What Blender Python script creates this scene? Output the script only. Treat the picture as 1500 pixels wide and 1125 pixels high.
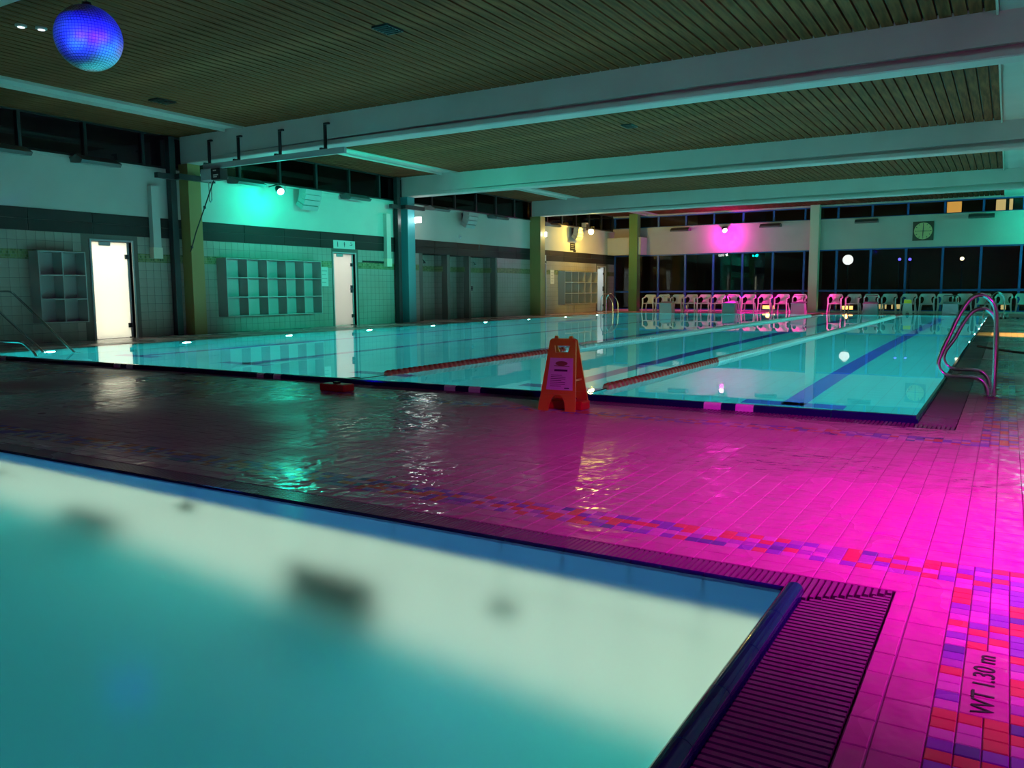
import bpy, bmesh, math, random
from mathutils import Vector, Matrix, Euler
random.seed(7)
SC = bpy.context.scene
COL = SC.collection
for o in list(bpy.data.objects):
    bpy.data.objects.remove(o)

# ------------------------------------------------------------------ camera
F_PX, CAM_H = 1201.34, 1.0
_y, _p, _r = math.radians(31.06), math.radians(6.46428), math.radians(-0.344)
fwd = Vector((-math.sin(_y)*math.cos(_p), math.cos(_y)*math.cos(_p), -math.sin(_p)))
rgt0 = Vector((math.cos(_y), math.sin(_y), 0)); up0 = rgt0.cross(fwd)
rgt = rgt0*math.cos(_r) + up0*math.sin(_r); upv = up0*math.cos(_r) - rgt0*math.sin(_r)
cam_d = bpy.data.cameras.new('camera'); cam = bpy.data.objects.new('camera', cam_d); COL.objects.link(cam)
cam_d.sensor_fit = 'HORIZONTAL'; cam_d.sensor_width = 36; cam_d.lens = F_PX/1500*36
cam_d.clip_start = 0.02; cam_d.clip_end = 300
M = Matrix((rgt, upv, -fwd)).transposed().to_4x4(); M.translation = Vector((0, 0, CAM_H))
cam.matrix_world = M
SC.camera = cam
def px(P):
    d = Vector(P) - Vector((0, 0, CAM_H)); z = d.dot(fwd)
    if z < 0.05: return (-9999, -9999)
    return (750 + F_PX*d.dot(rgt)/z, 562.5 - F_PX*d.dot(upv)/z)

# ------------------------------------------------------------------ world, colour, lights
W = bpy.data.worlds.new('night'); SC.world = W; W.use_nodes = True
W.node_tree.nodes['Background'].inputs[0].default_value = (0.25, 0.3, 0.5, 1)
W.node_tree.nodes['Background'].inputs[1].default_value = 0.004
SC.view_settings.view_transform = 'Standard'; SC.view_settings.look = 'None'
SC.view_settings.exposure = 0.0; SC.view_settings.gamma = 1.0; SC.view_settings.use_curve_mapping = False
SC.cycles.use_denoising = True
SC.cycles.max_bounces = 10; SC.cycles.diffuse_bounces = 4; SC.cycles.glossy_bounces = 5; SC.cycles.transmission_bounces = 8
SC.cycles.sample_clamp_indirect = 4.0; SC.cycles.sample_clamp_direct = 0.0
SC.cycles.caustics_refractive = True; SC.cycles.caustics_reflective = False; SC.cycles.blur_glossy = 0.5

def point(name, loc, color, watts, r=0.06):
    l = bpy.data.lights.new(name, 'POINT'); l.color = color; l.energy = watts; l.shadow_soft_size = r
    o = bpy.data.objects.new(name, l); o.location = loc; COL.objects.link(o); return o
def spot(name, loc, target, color, watts, angle, blend=0.6, r=0.06):
    l = bpy.data.lights.new(name, 'SPOT'); l.color = color; l.energy = watts; l.shadow_soft_size = r
    l.spot_size = math.radians(angle); l.spot_blend = blend
    o = bpy.data.objects.new(name, l); o.location = loc
    o.rotation_euler = (Vector(target)-Vector(loc)).to_track_quat('-Z', 'Y').to_euler(); COL.objects.link(o); return o
def area(name, loc, target, color, watts, sx, sy):
    l = bpy.data.lights.new(name, 'AREA'); l.shape = 'RECTANGLE'; l.size = sx; l.size_y = sy; l.color = color; l.energy = watts
    o = bpy.data.objects.new(name, l); o.location = loc
    o.rotation_euler = (Vector(target)-Vector(loc)).to_track_quat('-Z', 'Y').to_euler(); COL.objects.link(o); return o

TEAL, MAGENTA, YELLOW, BLUE = (0.0, 1.0, 0.66), (1.0, 0.0, 0.6), (1.0, 0.66, 0.10), (0.003, 0.0, 1.0)
WARMW = (1.0, 0.9, 0.62)
# teal stage spot on the left wall
point('teal_spot_light', (-16.2, 15.43, 3.47), TEAL, 70)
spot('teal_spot_beam', (-16.0, 15.3, 3.5), (-10.5, 21.3, 4.0), TEAL, 800, 74, 0.9, 0.08)
spot('teal_flood_light', (4.2, 23.6, 3.6), (-8.5, 29.8, 4.3), TEAL, 800, 80, 0.9, 0.12)  # added fill from the right side, tints the farthest beam teal
# teal and yellow floods on the opposite wall, out of view
spot('teal_flood_light', (4.2, 15.6, 3.6), (-17.0, 17.6, 2.3), TEAL, 13000, 24, 0.6, 0.12)
spot('yellow_flood_light', (4.2, 31.6, 3.6), (-17.0, 34.2, 1.9), YELLOW, 9000, 18, 0.6, 0.12)
# yellow stage spot in the far left corner
point('yellow_spot_light', (-16.0, 33.65, 3.5), YELLOW, 200)
# magenta stage spot on the far wall: down on the chairs and a spill round it
spot('magenta_far_light', (-11.33, 37.75, 3.66), (-9.3, 36.0, 0.2), MAGENTA, 3500, 46, 0.8)
spot('magenta_chairs_light', (4.2, 30.5, 3.4), (-8.7, 36.2, 0.4), (1.0, 0.0, 0.35), 25000, 13, 0.7, 0.1)
point('magenta_far_spill', (-11.3, 37.8, 3.5), MAGENTA, 160)
# teal stage spot beyond the right edge of the view, on the far wall
point('teal_far_light', (1.9, 36.4, 3.6), TEAL, 260)
# magenta stage spot on the right wall near the viewer
spot('magenta_near_light', (2.4, 2.6, 3.0), (0.85, 4.0, 0.0), (1.0, 0.0, 0.74), 2900, 76, 1.0, 0.1)
point('magenta_near_spill', (2.4, 2.6, 3.0), MAGENTA, 110, 0.1)
spot('magenta_near_light', (2.9, -1.2, 3.3), (-1.6, 4.4, 0.0), (0.40, 0.0, 0.8), 170, 96, 1.0, 0.1)  # added violet fill over the deck, no fixture of its own
# yellow stage spot on the right wall
spot('yellow_right_light', (4.2, 19.6, 3.4), (0.7, 20.6, 0.0), YELLOW, 6000, 26, 0.8)
# blue beams on the mirror ball
spot('blue_ball_light', (-6.0, 0.3, 3.1), (-9.35, 6.0, 3.96), BLUE, 15000, 5.6, 0.4, 0.05)
spot('blue_ball_light', (2.6, 9.5, 3.8), (-9.35, 6.0, 3.96), BLUE, 40000, 3.2, 0.4, 0.05)
spot('white_ball_light', (-1.0, 3.0, 4.4), (-9.35, 6.0, 3.96), (0.12, 0.3, 1.0), 2500, 6, 0.6, 0.1)

# ------------------------------------------------------------------ materials
def mat(name, color, rough=0.5, metal=0.0, emit=None, strength=0.0, spec=0.5):
    m = bpy.data.materials.new(name); m.use_nodes = True
    b = m.node_tree.nodes['Principled BSDF']
    b.inputs['Base Color'].default_value = (*color, 1); b.inputs['Roughness'].default_value = rough
    b.inputs['Metallic'].default_value = metal; b.inputs['Specular IOR Level'].default_value = spec
    if emit:
        b.inputs['Emission Color'].default_value = (*emit, 1); b.inputs['Emission Strength'].default_value = strength
    return m
def nodes(m): return m.node_tree.nodes, m.node_tree.links, m.node_tree.nodes['Principled BSDF']
def add_noise(m, c1, c2, scale=4.0, detail=4.0, stretch=(1, 1, 1), bump=0.0, bscale=None, coord='Object', lo=0.35, hi=0.65):
    n, l, b = nodes(m)
    tc = n.new('ShaderNodeTexCoord'); mp = n.new('ShaderNodeMapping'); mp.inputs['Scale'].default_value = stretch
    l.new(tc.outputs[coord], mp.inputs['Vector'])
    t = n.new('ShaderNodeTexNoise'); t.inputs['Scale'].default_value = scale; t.inputs['Detail'].default_value = detail
    l.new(mp.outputs[0], t.inputs['Vector'])
    r = n.new('ShaderNodeValToRGB'); r.color_ramp.elements[0].color = (*c1, 1); r.color_ramp.elements[1].color = (*c2, 1)
    r.color_ramp.elements[0].position = lo; r.color_ramp.elements[1].position = hi
    l.new(t.outputs['Fac'], r.inputs['Fac']); l.new(r.outputs['Color'], b.inputs['Base Color'])
    if bump:
        t2 = n.new('ShaderNodeTexNoise'); t2.inputs['Scale'].default_value = bscale or scale*3; t2.inputs['Detail'].default_value = 3
        l.new(mp.outputs[0], t2.inputs['Vector'])
        bp = n.new('ShaderNodeBump'); bp.inputs['Strength'].default_value = bump; bp.inputs['Distance'].default_value = 0.02
        l.new(t2.outputs['Fac'], bp.inputs['Height']); l.new(bp.outputs[0], b.inputs['Normal'])
    return m
def wet(m, lo=0.06, hi=0.5, bump=0.5, slo=0.32, shi=0.05):
    """puddles on the tiles: world-space noise drives roughness and gloss, small ripples the normal"""
    n, l, b = nodes(m)
    g = n.new('ShaderNodeNewGeometry')
    t = n.new('ShaderNodeTexNoise'); t.inputs['Scale'].default_value = 0.45; t.inputs['Detail'].default_value = 4
    l.new(g.outputs['Position'], t.inputs['Vector'])
    for (p, q), sock in (((lo, hi), 'Roughness'), ((slo, shi), 'Specular IOR Level')):
        mr = n.new('ShaderNodeMapRange'); mr.inputs['From Min'].default_value = 0.38; mr.inputs['From Max'].default_value = 0.62
        mr.inputs['To Min'].default_value = p; mr.inputs['To Max'].default_value = q
        l.new(t.outputs['Fac'], mr.inputs['Value']); l.new(mr.outputs[0], b.inputs[sock])
    t2 = n.new('ShaderNodeTexNoise'); t2.inputs['Scale'].default_value = 9.0; t2.inputs['Detail'].default_value = 2
    l.new(g.outputs['Position'], t2.inputs['Vector'])
    bp = n.new('ShaderNodeBump'); bp.inputs['Strength'].default_value = bump; bp.inputs['Distance'].default_value = 0.03
    l.new(t2.outputs['Fac'], bp.inputs['Height']); l.new(bp.outputs[0], b.inputs['Normal'])
    return m
def brick(m, c1, c2, mortar, bw, bh, vec=None, msize=0.012, squash=0.0):
    """tile joints on surfaces too far to tell the pieces apart"""
    n, l, b = nodes(m)
    g = n.new('ShaderNodeNewGeometry'); sp = n.new('ShaderNodeSeparateXYZ'); cb = n.new('ShaderNodeCombineXYZ')
    l.new(g.outputs['Position'], sp.inputs[0])
    for k, ax in enumerate(vec or 'XY'):
        l.new(sp.outputs[ax], cb.inputs[k])
    t = n.new('ShaderNodeTexBrick'); t.offset = squash; t.inputs['Scale'].default_value = 1.0
    t.inputs['Brick Width'].default_value = bw; t.inputs['Row Height'].default_value = bh; t.inputs['Mortar Size'].default_value = msize
    for i, c in zip(('Color1', 'Color2', 'Mortar'), (c1, c2, mortar)): t.inputs[i].default_value = (*c, 1)
    l.new(cb.outputs[0], t.inputs['Vector']); l.new(t.outputs['Color'], b.inputs['Base Color'])
    return m

TILEC = (0.42, 0.24, 0.30)
m_tile = wet(add_noise(mat('deck_tile', TILEC, 0.3), (0.40, 0.23, 0.28), (0.45, 0.26, 0.31), 1.5))
m_grout = mat('grout', (0.24, 0.22, 0.21), 0.7, spec=0.1)
m_deckfar = wet(brick(mat('deck_tile_far', TILEC, 0.3), (0.41, 0.27, 0.29), (0.44, 0.29, 0.31), (0.22, 0.15, 0.17), 0.107, 0.1333, msize=0.004))
m_mos = [wet(mat('mosaic_'+n_, c, 0.3), bump=0.15) for n_, c in (('orange', (0.46, 0.16, 0.09)), ('blue', (0.19, 0.12, 0.38)), ('violet', (0.29, 0.2, 0.36)), ('pale', (0.45, 0.40, 0.4)), ('teal', (0.1, 0.18, 0.26)))]
m_grate = wet(mat('grate_plastic', (0.17, 0.15, 0.15), 0.35), 0.2, 0.4, 0.05)
m_channel = mat('channel_dark', (0.015, 0.013, 0.013), 0.6)
m_rim = mat('rim_glaze', (0.006, 0.012, 0.08), 0.08)
m_rimwhite = mat('rim_white', (0.75, 0.75, 0.75), 0.15)
m_poolf = add_noise(mat('pool_tile', (0.06, 0.55, 0.6), 0.35), (0.05, 0.52, 0.58), (0.08, 0.6, 0.64), 0.6)
m_poolw = mat('pool_wall_tile', (0.08, 0.9, 0.9), 0.35)
m_poolj = mat('pool_joint', (0.1, 0.3, 0.36), 0.7)
m_lane = mat('lane_blue', (0.01, 0.03, 0.2), 0.4)
m_spwall = mat('small_pool_wall', (0.6, 0.65, 0.585), 0.35)
m_spfloor = mat('small_pool_floor', (0.05, 0.80, 0.86), 0.4)
m_spblue = mat('small_pool_blue', (0.012, 0.07, 0.22), 0.3)
m_jet = mat('jet_dark', (0.02, 0.06, 0.05), 0.5)
m_white = add_noise(mat('white_paint', (0.6, 0.6, 0.57), 0.6, spec=0.1), (0.43, 0.42, 0.385), (0.48, 0.47, 0.43), 0.7)
m_beam = add_noise(mat('beam_paint', (0.5, 0.5, 0.48), 0.6, spec=0.2), (0.42, 0.35, 0.335), (0.47, 0.39, 0.375), 0.8)
m_wtile = add_noise(mat('wall_tile', (0.36, 0.35, 0.32), 0.3, spec=0.25), (0.24, 0.22, 0.19), (0.28, 0.26, 0.23), 1.0)
m_wtilef = brick(mat('wall_tile_far', (0.24, 0.23, 0.21), 0.3, spec=0.25), (0.23, 0.22, 0.20), (0.25, 0.24, 0.22), (0.13, 0.12, 0.11), 0.19, 0.19, 'YZ', 0.006)
m_wtilex = brick(mat('wall_tile_side', (0.24, 0.23, 0.21), 0.3, spec=0.25), (0.23, 0.22, 0.20), (0.25, 0.24, 0.22), (0.13, 0.12, 0.11), 0.19, 0.19, 'XZ', 0.006)
m_deco = brick(mat('deco_mosaic', (0.2, 0.3, 0.1), 0.25), (0.06, 0.10, 0.03), (0.2, 0.21, 0.09), (0.2, 0.2, 0.15), 0.06, 0.06, 'YZ', 0.004, 0.5)
m_strip = mat('dark_strip', (0.02, 0.018, 0.017), 0.6, spec=0.15)
m_dark = mat('dark_metal', (0.02, 0.022, 0.025), 0.4, 0.3)
m_black = mat('black', (0.006, 0.006, 0.007), 0.6)
m_grey = mat('grey_paint', (0.3, 0.31, 0.32), 0.45)
m_lum = mat('floodlight_grey', (0.1, 0.1, 0.1), 0.5, spec=0.2)
m_spk = mat('speaker_grey', (0.3, 0.31, 0.3), 0.5)
m_block = mat('block_grey', (0.14, 0.16, 0.17), 0.5)
m_steel = mat('stainless', (0.75, 0.75, 0.76), 0.18, 1.0)
m_wood = add_noise(mat('ceiling_wood', (0.3, 0.2, 0.1), 0.8, spec=0.05), (0.068, 0.021, 0.009), (0.16, 0.051, 0.021), 3.0, 6, (6, 0.5, 6))
m_colmat = {'yellow': mat('column_yellow', (0.24, 0.17, 0.05), 0.5), 'teal': mat('column_teal', (0.045, 0.24, 0.28), 0.5),
            'green': mat('column_green', (0.07, 0.16, 0.04), 0.5), 'plain': mat('column_plain', (0.66, 0.56, 0.44), 0.5)}
m_bluefr = mat('blue_frame', (0.012, 0.08, 0.28), 0.4)
m_plastic = mat('white_plastic', (0.5, 0.5, 0.48), 0.4)
m_cub = mat('cubby_grey', (0.3, 0.3, 0.29), 0.5, spec=0.2)
m_orange = mat('sign_orange', (0.55, 0.34, 0.02), 0.4)
m_paper = mat('paper', (0.62, 0.58, 0.66), 0.6)
m_ink = mat('ink', (0.05, 0.045, 0.06), 0.6)
m_inkg = mat('ink_olive', (0.2, 0.17, 0.05), 0.6)
m_red = mat('float_red', (0.45, 0.015, 0.012), 0.4)
m_floatw = mat('float_white', (0.75, 0.78, 0.74), 0.35)
m_yel = mat('sign_yellow', (0.8, 0.55, 0.03), 0.45)
m_mirror = mat('mirror', (0.92, 0.93, 0.97), 0.42, 1.0)
m_letter = mat('letter_dark', (0.03, 0.02, 0.03), 0.4)
m_clock = mat('clock_face', (0.55, 0.5, 0.22), 0.5)
m_clockb = mat('clock_board', (0.05, 0.05, 0.03), 0.5)
def emit(name, c, s): return mat(name, (0.1, 0.1, 0.1), 0.5, emit=c, strength=s)
e_teal = emit('lens_teal', (0.3, 1.0, 0.9), 12); e_mag = emit('lens_magenta', (1.0, 0.35, 0.85), 14)
e_yel = emit('lens_yellow', (1.0, 0.85, 0.4), 30); e_white = emit('lamp_white', (0.95, 1.0, 0.95), 9)
e_pool = emit('pool_lamp', (0.42, 1.0, 0.95), 3700); e_spool = emit('small_pool_lamp', (0.82, 1.0, 0.86), 3000)
e_win = emit('lit_window', (1.0, 0.5, 0.1), 0.9); e_winp = emit('lit_window_pale', (1.0, 0.75, 0.3), 0.8)
e_fire = emit('garden_lamp', (1.0, 0.42, 0.08), 6); e_globe = emit('globe_lamp', (1, 1, 1), 1.6); e_bluerefl = emit('blue_reflection', (0.1, 0.08, 1), 4)
e_down = emit('downlight', (0.9, 0.95, 1.0), 1.4)
def glass_mat(name, rough, ior=1.333, color=(1, 1, 1), bump=0.0, scale=3.0, stretch=(1, 1, 1)):
    m = bpy.data.materials.new(name); m.use_nodes = True; n, l = m.node_tree.nodes, m.node_tree.links
    n.remove(n['Principled BSDF']); g = n.new('ShaderNodeBsdfGlass'); g.inputs['IOR'].default_value = ior
    g.inputs['Roughness'].default_value = rough; g.inputs['Color'].default_value = (*color, 1)
    l.new(g.outputs[0], n['Material Output'].inputs[0])
    if bump:
        tc = n.new('ShaderNodeNewGeometry'); mp = n.new('ShaderNodeMapping'); mp.inputs['Scale'].default_value = stretch
        t = n.new('ShaderNodeTexNoise'); t.inputs['Scale'].default_value = scale; t.inputs['Detail'].default_value = 2
        b = n.new('ShaderNodeBump'); b.inputs['Strength'].default_value = bump; b.inputs['Distance'].default_value = 0.02
        l.new(tc.outputs['Position'], mp.inputs[0]); l.new(mp.outputs[0], t.inputs[0]); l.new(t.outputs['Fac'], b.inputs['Height']); l.new(b.outputs[0], g.inputs['Normal'])
    return m
m_water = glass_mat('water_lanes', 0.015, bump=0.035, scale=1.2)
def water_mix(name, rr, rg):
    """calm water under a long exposure: blurred view down, clear mirror on top"""
    m = bpy.data.materials.new(name); m.use_nodes = True; n, l = m.node_tree.nodes, m.node_tree.links
    n.remove(n['Principled BSDF']); a = n.new('ShaderNodeBsdfRefraction'); a.inputs['IOR'].default_value = 1.333; a.inputs['Roughness'].default_value = rr
    g = n.new('ShaderNodeBsdfGlossy'); g.inputs['Roughness'].default_value = rg; f = n.new('ShaderNodeFresnel'); f.inputs['IOR'].default_value = 1.333
    mx = n.new('ShaderNodeMixShader'); l.new(f.outputs[0], mx.inputs[0]); l.new(a.outputs[0], mx.inputs[1]); l.new(g.outputs[0], mx.inputs[2]); l.new(mx.outputs[0], n['Material Output'].inputs[0])
    return m
m_water2 = water_mix('water_small', 0.36, 0.12)
def pane_mat(name):
    m = bpy.data.materials.new(name); m.use_nodes = True; n, l = m.node_tree.nodes, m.node_tree.links
    n.remove(n['Principled BSDF']); t = n.new('ShaderNodeBsdfTransparent'); g = n.new('ShaderNodeBsdfGlossy'); g.inputs['Roughness'].default_value = 0.01
    f = n.new('ShaderNodeFresnel'); f.inputs['IOR'].default_value = 1.5; mx = n.new('ShaderNodeMixShader')
    t.inputs[0].default_value = (0.8, 0.82, 0.8, 1)
    l.new(f.outputs[0], mx.inputs[0]); l.new(t.outputs[0], mx.inputs[1]); l.new(g.outputs[0], mx.inputs[2]); l.new(mx.outputs[0], n['Material Output'].inputs[0])
    return m
m_pane = pane_mat('window_glass')
def frost_mat(name):
    m = bpy.data.materials.new(name); m.use_nodes = True; n, l = m.node_tree.nodes, m.node_tree.links
    n.remove(n['Principled BSDF']); t = n.new('ShaderNodeBsdfTranslucent'); t.inputs[0].default_value = (0.9, 0.9, 0.85, 1)
    g = n.new('ShaderNodeBsdfGlossy'); g.inputs['Roughness'].default_value = 0.2; mx = n.new('ShaderNodeMixShader'); mx.inputs[0].default_value = 0.06
    l.new(t.outputs[0], mx.inputs[1]); l.new(g.outputs[0], mx.inputs[2]); l.new(mx.outputs[0], n['Material Output'].inputs[0])
    return m
m_frost = frost_mat('frosted_glass')

# ------------------------------------------------------------------ mesh helpers
class MB:
    def __init__(s): s.v = []; s.f = []
    def quad(s, *p):
        b = len(s.v); s.v += [tuple(q) for q in p]; s.f.append(tuple(range(b, b+len(p)))); return s
    def box(s, x0, x1, y0, y1, z0, z1, bottom=True):
        b = len(s.v)
        s.v += [(x, y, z) for z in (z0, z1) for x, y in ((x0, y0), (x1, y0), (x1, y1), (x0, y1))]
        s.f += [(b+4, b+5, b+6, b+7), (b, b+1, b+5, b+4), (b+1, b+2, b+6, b+5), (b+2, b+3, b+7, b+6), (b+3, b, b+4, b+7)]
        if bottom: s.f.append((b+3, b+2, b+1, b))
        return s
    def prism(s, poly, fn, d0, d1):
        """poly: 2D points; fn(u,v,d)->xyz"""
        b = len(s.v); n = len(poly)
        s.v += [fn(u, v, d0) for u, v in poly] + [fn(u, v, d1) for u, v in poly]
        s.f.append(tuple(range(b+n-1, b-1, -1))); s.f.append(tuple(range(b+n, b+2*n)))
        for i in range(n):
            j = (i+1) % n; s.f.append((b+i, b+j, b+n+j, b+n+i))
        return s
    def tube(s, path, r, n=10, cap=True):
        path = [Vector(p) for p in path]; b = len(s.v); m = len(path); prev = None
        rr = r if isinstance(r, (list, tuple)) else [r]*m
        for i, p in enumerate(path):
            t = (path[min(i+1, m-1)] - path[max(i-1, 0)]).normalized()
            if prev is None:
                a = t.orthogonal().normalized()
            else:
                a = (prev - t*prev.dot(t)).normalized()
            prev = a; c = t.cross(a)
            for k in range(n):
                w = 2*math.pi*k/n; q = p + (a*math.cos(w) + c*math.sin(w))*rr[i]; s.v.append(tuple(q))
        for i in range(m-1):
            for k in range(n):
                k2 = (k+1) % n; s.f.append((b+i*n+k, b+i*n+k2, b+(i+1)*n+k2, b+(i+1)*n+k))
        if cap:
            s.f.append(tuple(b+k for k in range(n-1, -1, -1))); s.f.append(tuple(b+(m-1)*n+k for k in range(n)))
        return s
    def lathe(s, prof, n=16, at=(0, 0, 0), axis='Z'):
        b = len(s.v); m = len(prof)
        for r, h in prof:
            for k in range(n):
                w = 2*math.pi*k/n; c, d = r*math.cos(w), r*math.sin(w)
                q = {'Z': (c, d, h), 'X': (h, c, d), 'Y': (d, h, c)}[axis]
                s.v.append((at[0]+q[0], at[1]+q[1], at[2]+q[2]))
        for i in range(m-1):
            for k in range(n):
                k2 = (k+1) % n; s.f.append((b+i*n+k, b+i*n+k2, b+(i+1)*n+k2, b+(i+1)*n+k))
        s.f.append(tuple(b+k for k in range(n-1, -1, -1))); s.f.append(tuple(b+(m-1)*n+k for k in range(n)))
        return s
    def mesh(s, name, m):
        me = bpy.data.meshes.new(name); me.from_pydata(s.v, [], s.f); me.update()
        if m: me.materials.append(m)
        return me
    def build(s, name, m, parent=None, loc=None, smooth=False, bevel=0.0):
        me = s.mesh(name, m)
        if smooth:
            me.polygons.foreach_set('use_smooth', [True]*len(me.polygons))
        o = bpy.data.objects.new(name, me); COL.objects.link(o)
        if parent: o.parent = parent
        if loc: o.location = loc
        if bevel:
            bv = o.modifiers.new('bevel', 'BEVEL'); bv.width = bevel; bv.segments = 2; bv.limit_method = 'ANGLE'
        if smooth:
            try:
                me.set_sharp_from_angle(angle=math.radians(40))
            except Exception: pass
        return o
def arc(c, r, a0, a1, n, fn):
    return [fn(c[0]+r*math.cos(math.radians(a0+(a1-a0)*i/n)), c[1]+r*math.sin(math.radians(a0+(a1-a0)*i/n))) for i in range(n+1)]
def rounded(pts, r, n=5):
    """polyline with its inner corners rounded"""
    pts = [Vector(p) for p in pts]; out = [pts[0]]
    for a, b, c in zip(pts, pts[1:], pts[2:]):
        d1 = (a-b); d2 = (c-b); k = min(r, d1.length*0.49, d2.length*0.49); p, q = b+d1.normalized()*k, b+d2.normalized()*k
        for i in range(n+1):
            t = i/n; out.append(p*(1-t)**2 + b*2*t*(1-t) + q*t*t)
    out.append(pts[-1]); return out
def empty(name, loc=(0, 0, 0), rz=0.0):
    o = bpy.data.objects.new(name, None); o.location = loc; o.rotation_euler = (0, 0, rz); COL.objects.link(o); return o
def tag(o, label, cat=None, group=None, kind=None):
    o['label'] = label
    if cat: o['category'] = cat
    if group: o['group'] = group
    if kind: o['kind'] = kind
    return o
def struct(o, label, cat='structure'):
    return tag(o, label, cat, kind='structure')
def piece(name, me, parent, loc, rot=None):
    o = bpy.data.objects.new(name, me); o.parent = parent; o.location = loc
    if rot: o.rotation_euler = rot
    COL.objects.link(o); return o
def copy_tree(o, parent=None):
    c = o.copy(); COL.objects.link(c); c.parent = parent
    for ch in list(o.children): copy_tree(ch, c)
    return c

# ------------------------------------------------------------------ dimensions
WX, FY, CEIL, RX, BY = -17.05, 38.3, 4.70, 4.5, -9.0
LP = dict(x0=-14.95, x1=-0.57, y0=6.82, y1=34.6, d=1.75)        # lane pool
SP = dict(x0=-12.0, x1=-0.59, y0=-7.0, y1=2.74, d=1.30)          # small pool
BEAMS = [4.64, 13.0, 21.3, 29.8]

# ------------------------------------------------------------------ floor
fl = MB()
Z0, Z1 = -0.3, -0.0045
ch = 0.20
# grout bed round both pools (drain channels stay open)
fl.box(WX, LP['x0'], BY, FY+0.1, Z0, Z1)                                    # left of the lane pool
fl.box(LP['x0'], SP['x0']-0.25, BY, 6.53, Z0, Z1)
fl.box(SP['x0']-0.25, RX, 2.92, 6.53, Z0, Z1)
fl.box(-0.27, RX, BY, 2.92, Z0, Z1)
fl.box(SP['x0']-0.25, -0.27, BY, SP['y0']-0.25, Z0, Z1)
fl.box(-0.27, RX, 6.53, FY+0.1, Z0, Z1)
fl.box(LP['x0'], -0.27, LP['y1'], FY+0.1, Z0, Z1)
floor = struct(fl.build('floor', m_grout), 'wet cream tiled pool deck with coloured mosaic bands round both pools', 'floor')
# far deck: slab carrying tile joints in its material
fd = MB()
fd.box(WX, LP['x0'], BY, FY, Z1, 0.0)
fd.box(LP['x0'], RX, LP['y1']+0.05, FY, Z1, 0.0)
fd.box(-0.27, RX, 16.0, LP['y1']+0.05, Z1, 0.0)
fd.box(-0.27, RX, BY, 0.6, Z1, 0.0)
fd.box(0.11+0.1072*8, RX, 0.6, 16.0, Z1, 0.0)
fd.box(LP['x0'], SP['x0']-0.25, BY, 3.3, Z1, 0.0)
fd.build('far_paving', m_deckfar, floor)

def lines(a, b, p):
    n = max(1, round((b-a)/p)); return [a+(b-a)*i/n for i in range(n+1)]
cells, mcells = [], []
def field(xs, ys, out):
    for a, b in zip(xs, xs[1:]):
        for c, d in zip(ys, ys[1:]): out.append((a, b, c, d))
PX, PY = 0.1072, 0.1333
xl = [-0.105-PX*k for k in range(139, -1, -1)]      # up to -0.105
xr = [0.11+PX*k for k in range(0, 42)]
ya = [3.325+PY*k*0.988 for k in range(0, 21)]; ytop = 5.94; ya = lines(3.325, ytop, PY)
field(xl, ya, cells); field([-0.105, 0.0025, 0.11], ya, cells)
field(xl, [2.92, 3.015, 3.11], cells)
ysr = [2.92-PY*k for k in range(0, 18)][::-1]
field([-0.27, -0.212], ysr, cells); field([-0.2105, -0.105], ysr, cells)
field(xr[:9], lines(0.6, 6.53, PY), cells); field(xr[:9], lines(6.53, 16.0, PY), cells)
field(xl, lines(6.15, 6.53, 0.127), cells)
field([-0.27, -0.19, -0.105], lines(6.53, 16.0, PY), cells)
# panel with the depth marking
field([-0.05, 0.055], lines(2.1296, 2.5424, 0.106), cells)
# mosaic: bands along the small pool, the lane pool and both right sides
SM = 0.0536
xm = [-0.105-SM*k for k in range(270, -1, -1)] + [-0.0512, 0.0025, 0.0563, 0.11]
field(xm, [3.11+0.0537*k for k in range(5)], mcells)
field(xm, [5.94+0.0525*k for k in range(5)], mcells)
xv = [-0.105, -0.05, 0.0025, 0.055, 0.11]
yv = [3.11-0.0516*k for k in range(0, 50)][::-1]
for a, b in zip(xv, xv[1:]):
    for c, d in zip(yv, yv[1:]):
        if -0.06 < a < 0.05 and c > 2.125 and d < 2.545: continue
        mcells.append((a, b, c, d))
field(xv, lines(6.15, 16.0, 0.0525), mcells)
field([0.11, 0.165, 0.2175], yv, mcells) if False else None

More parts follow.
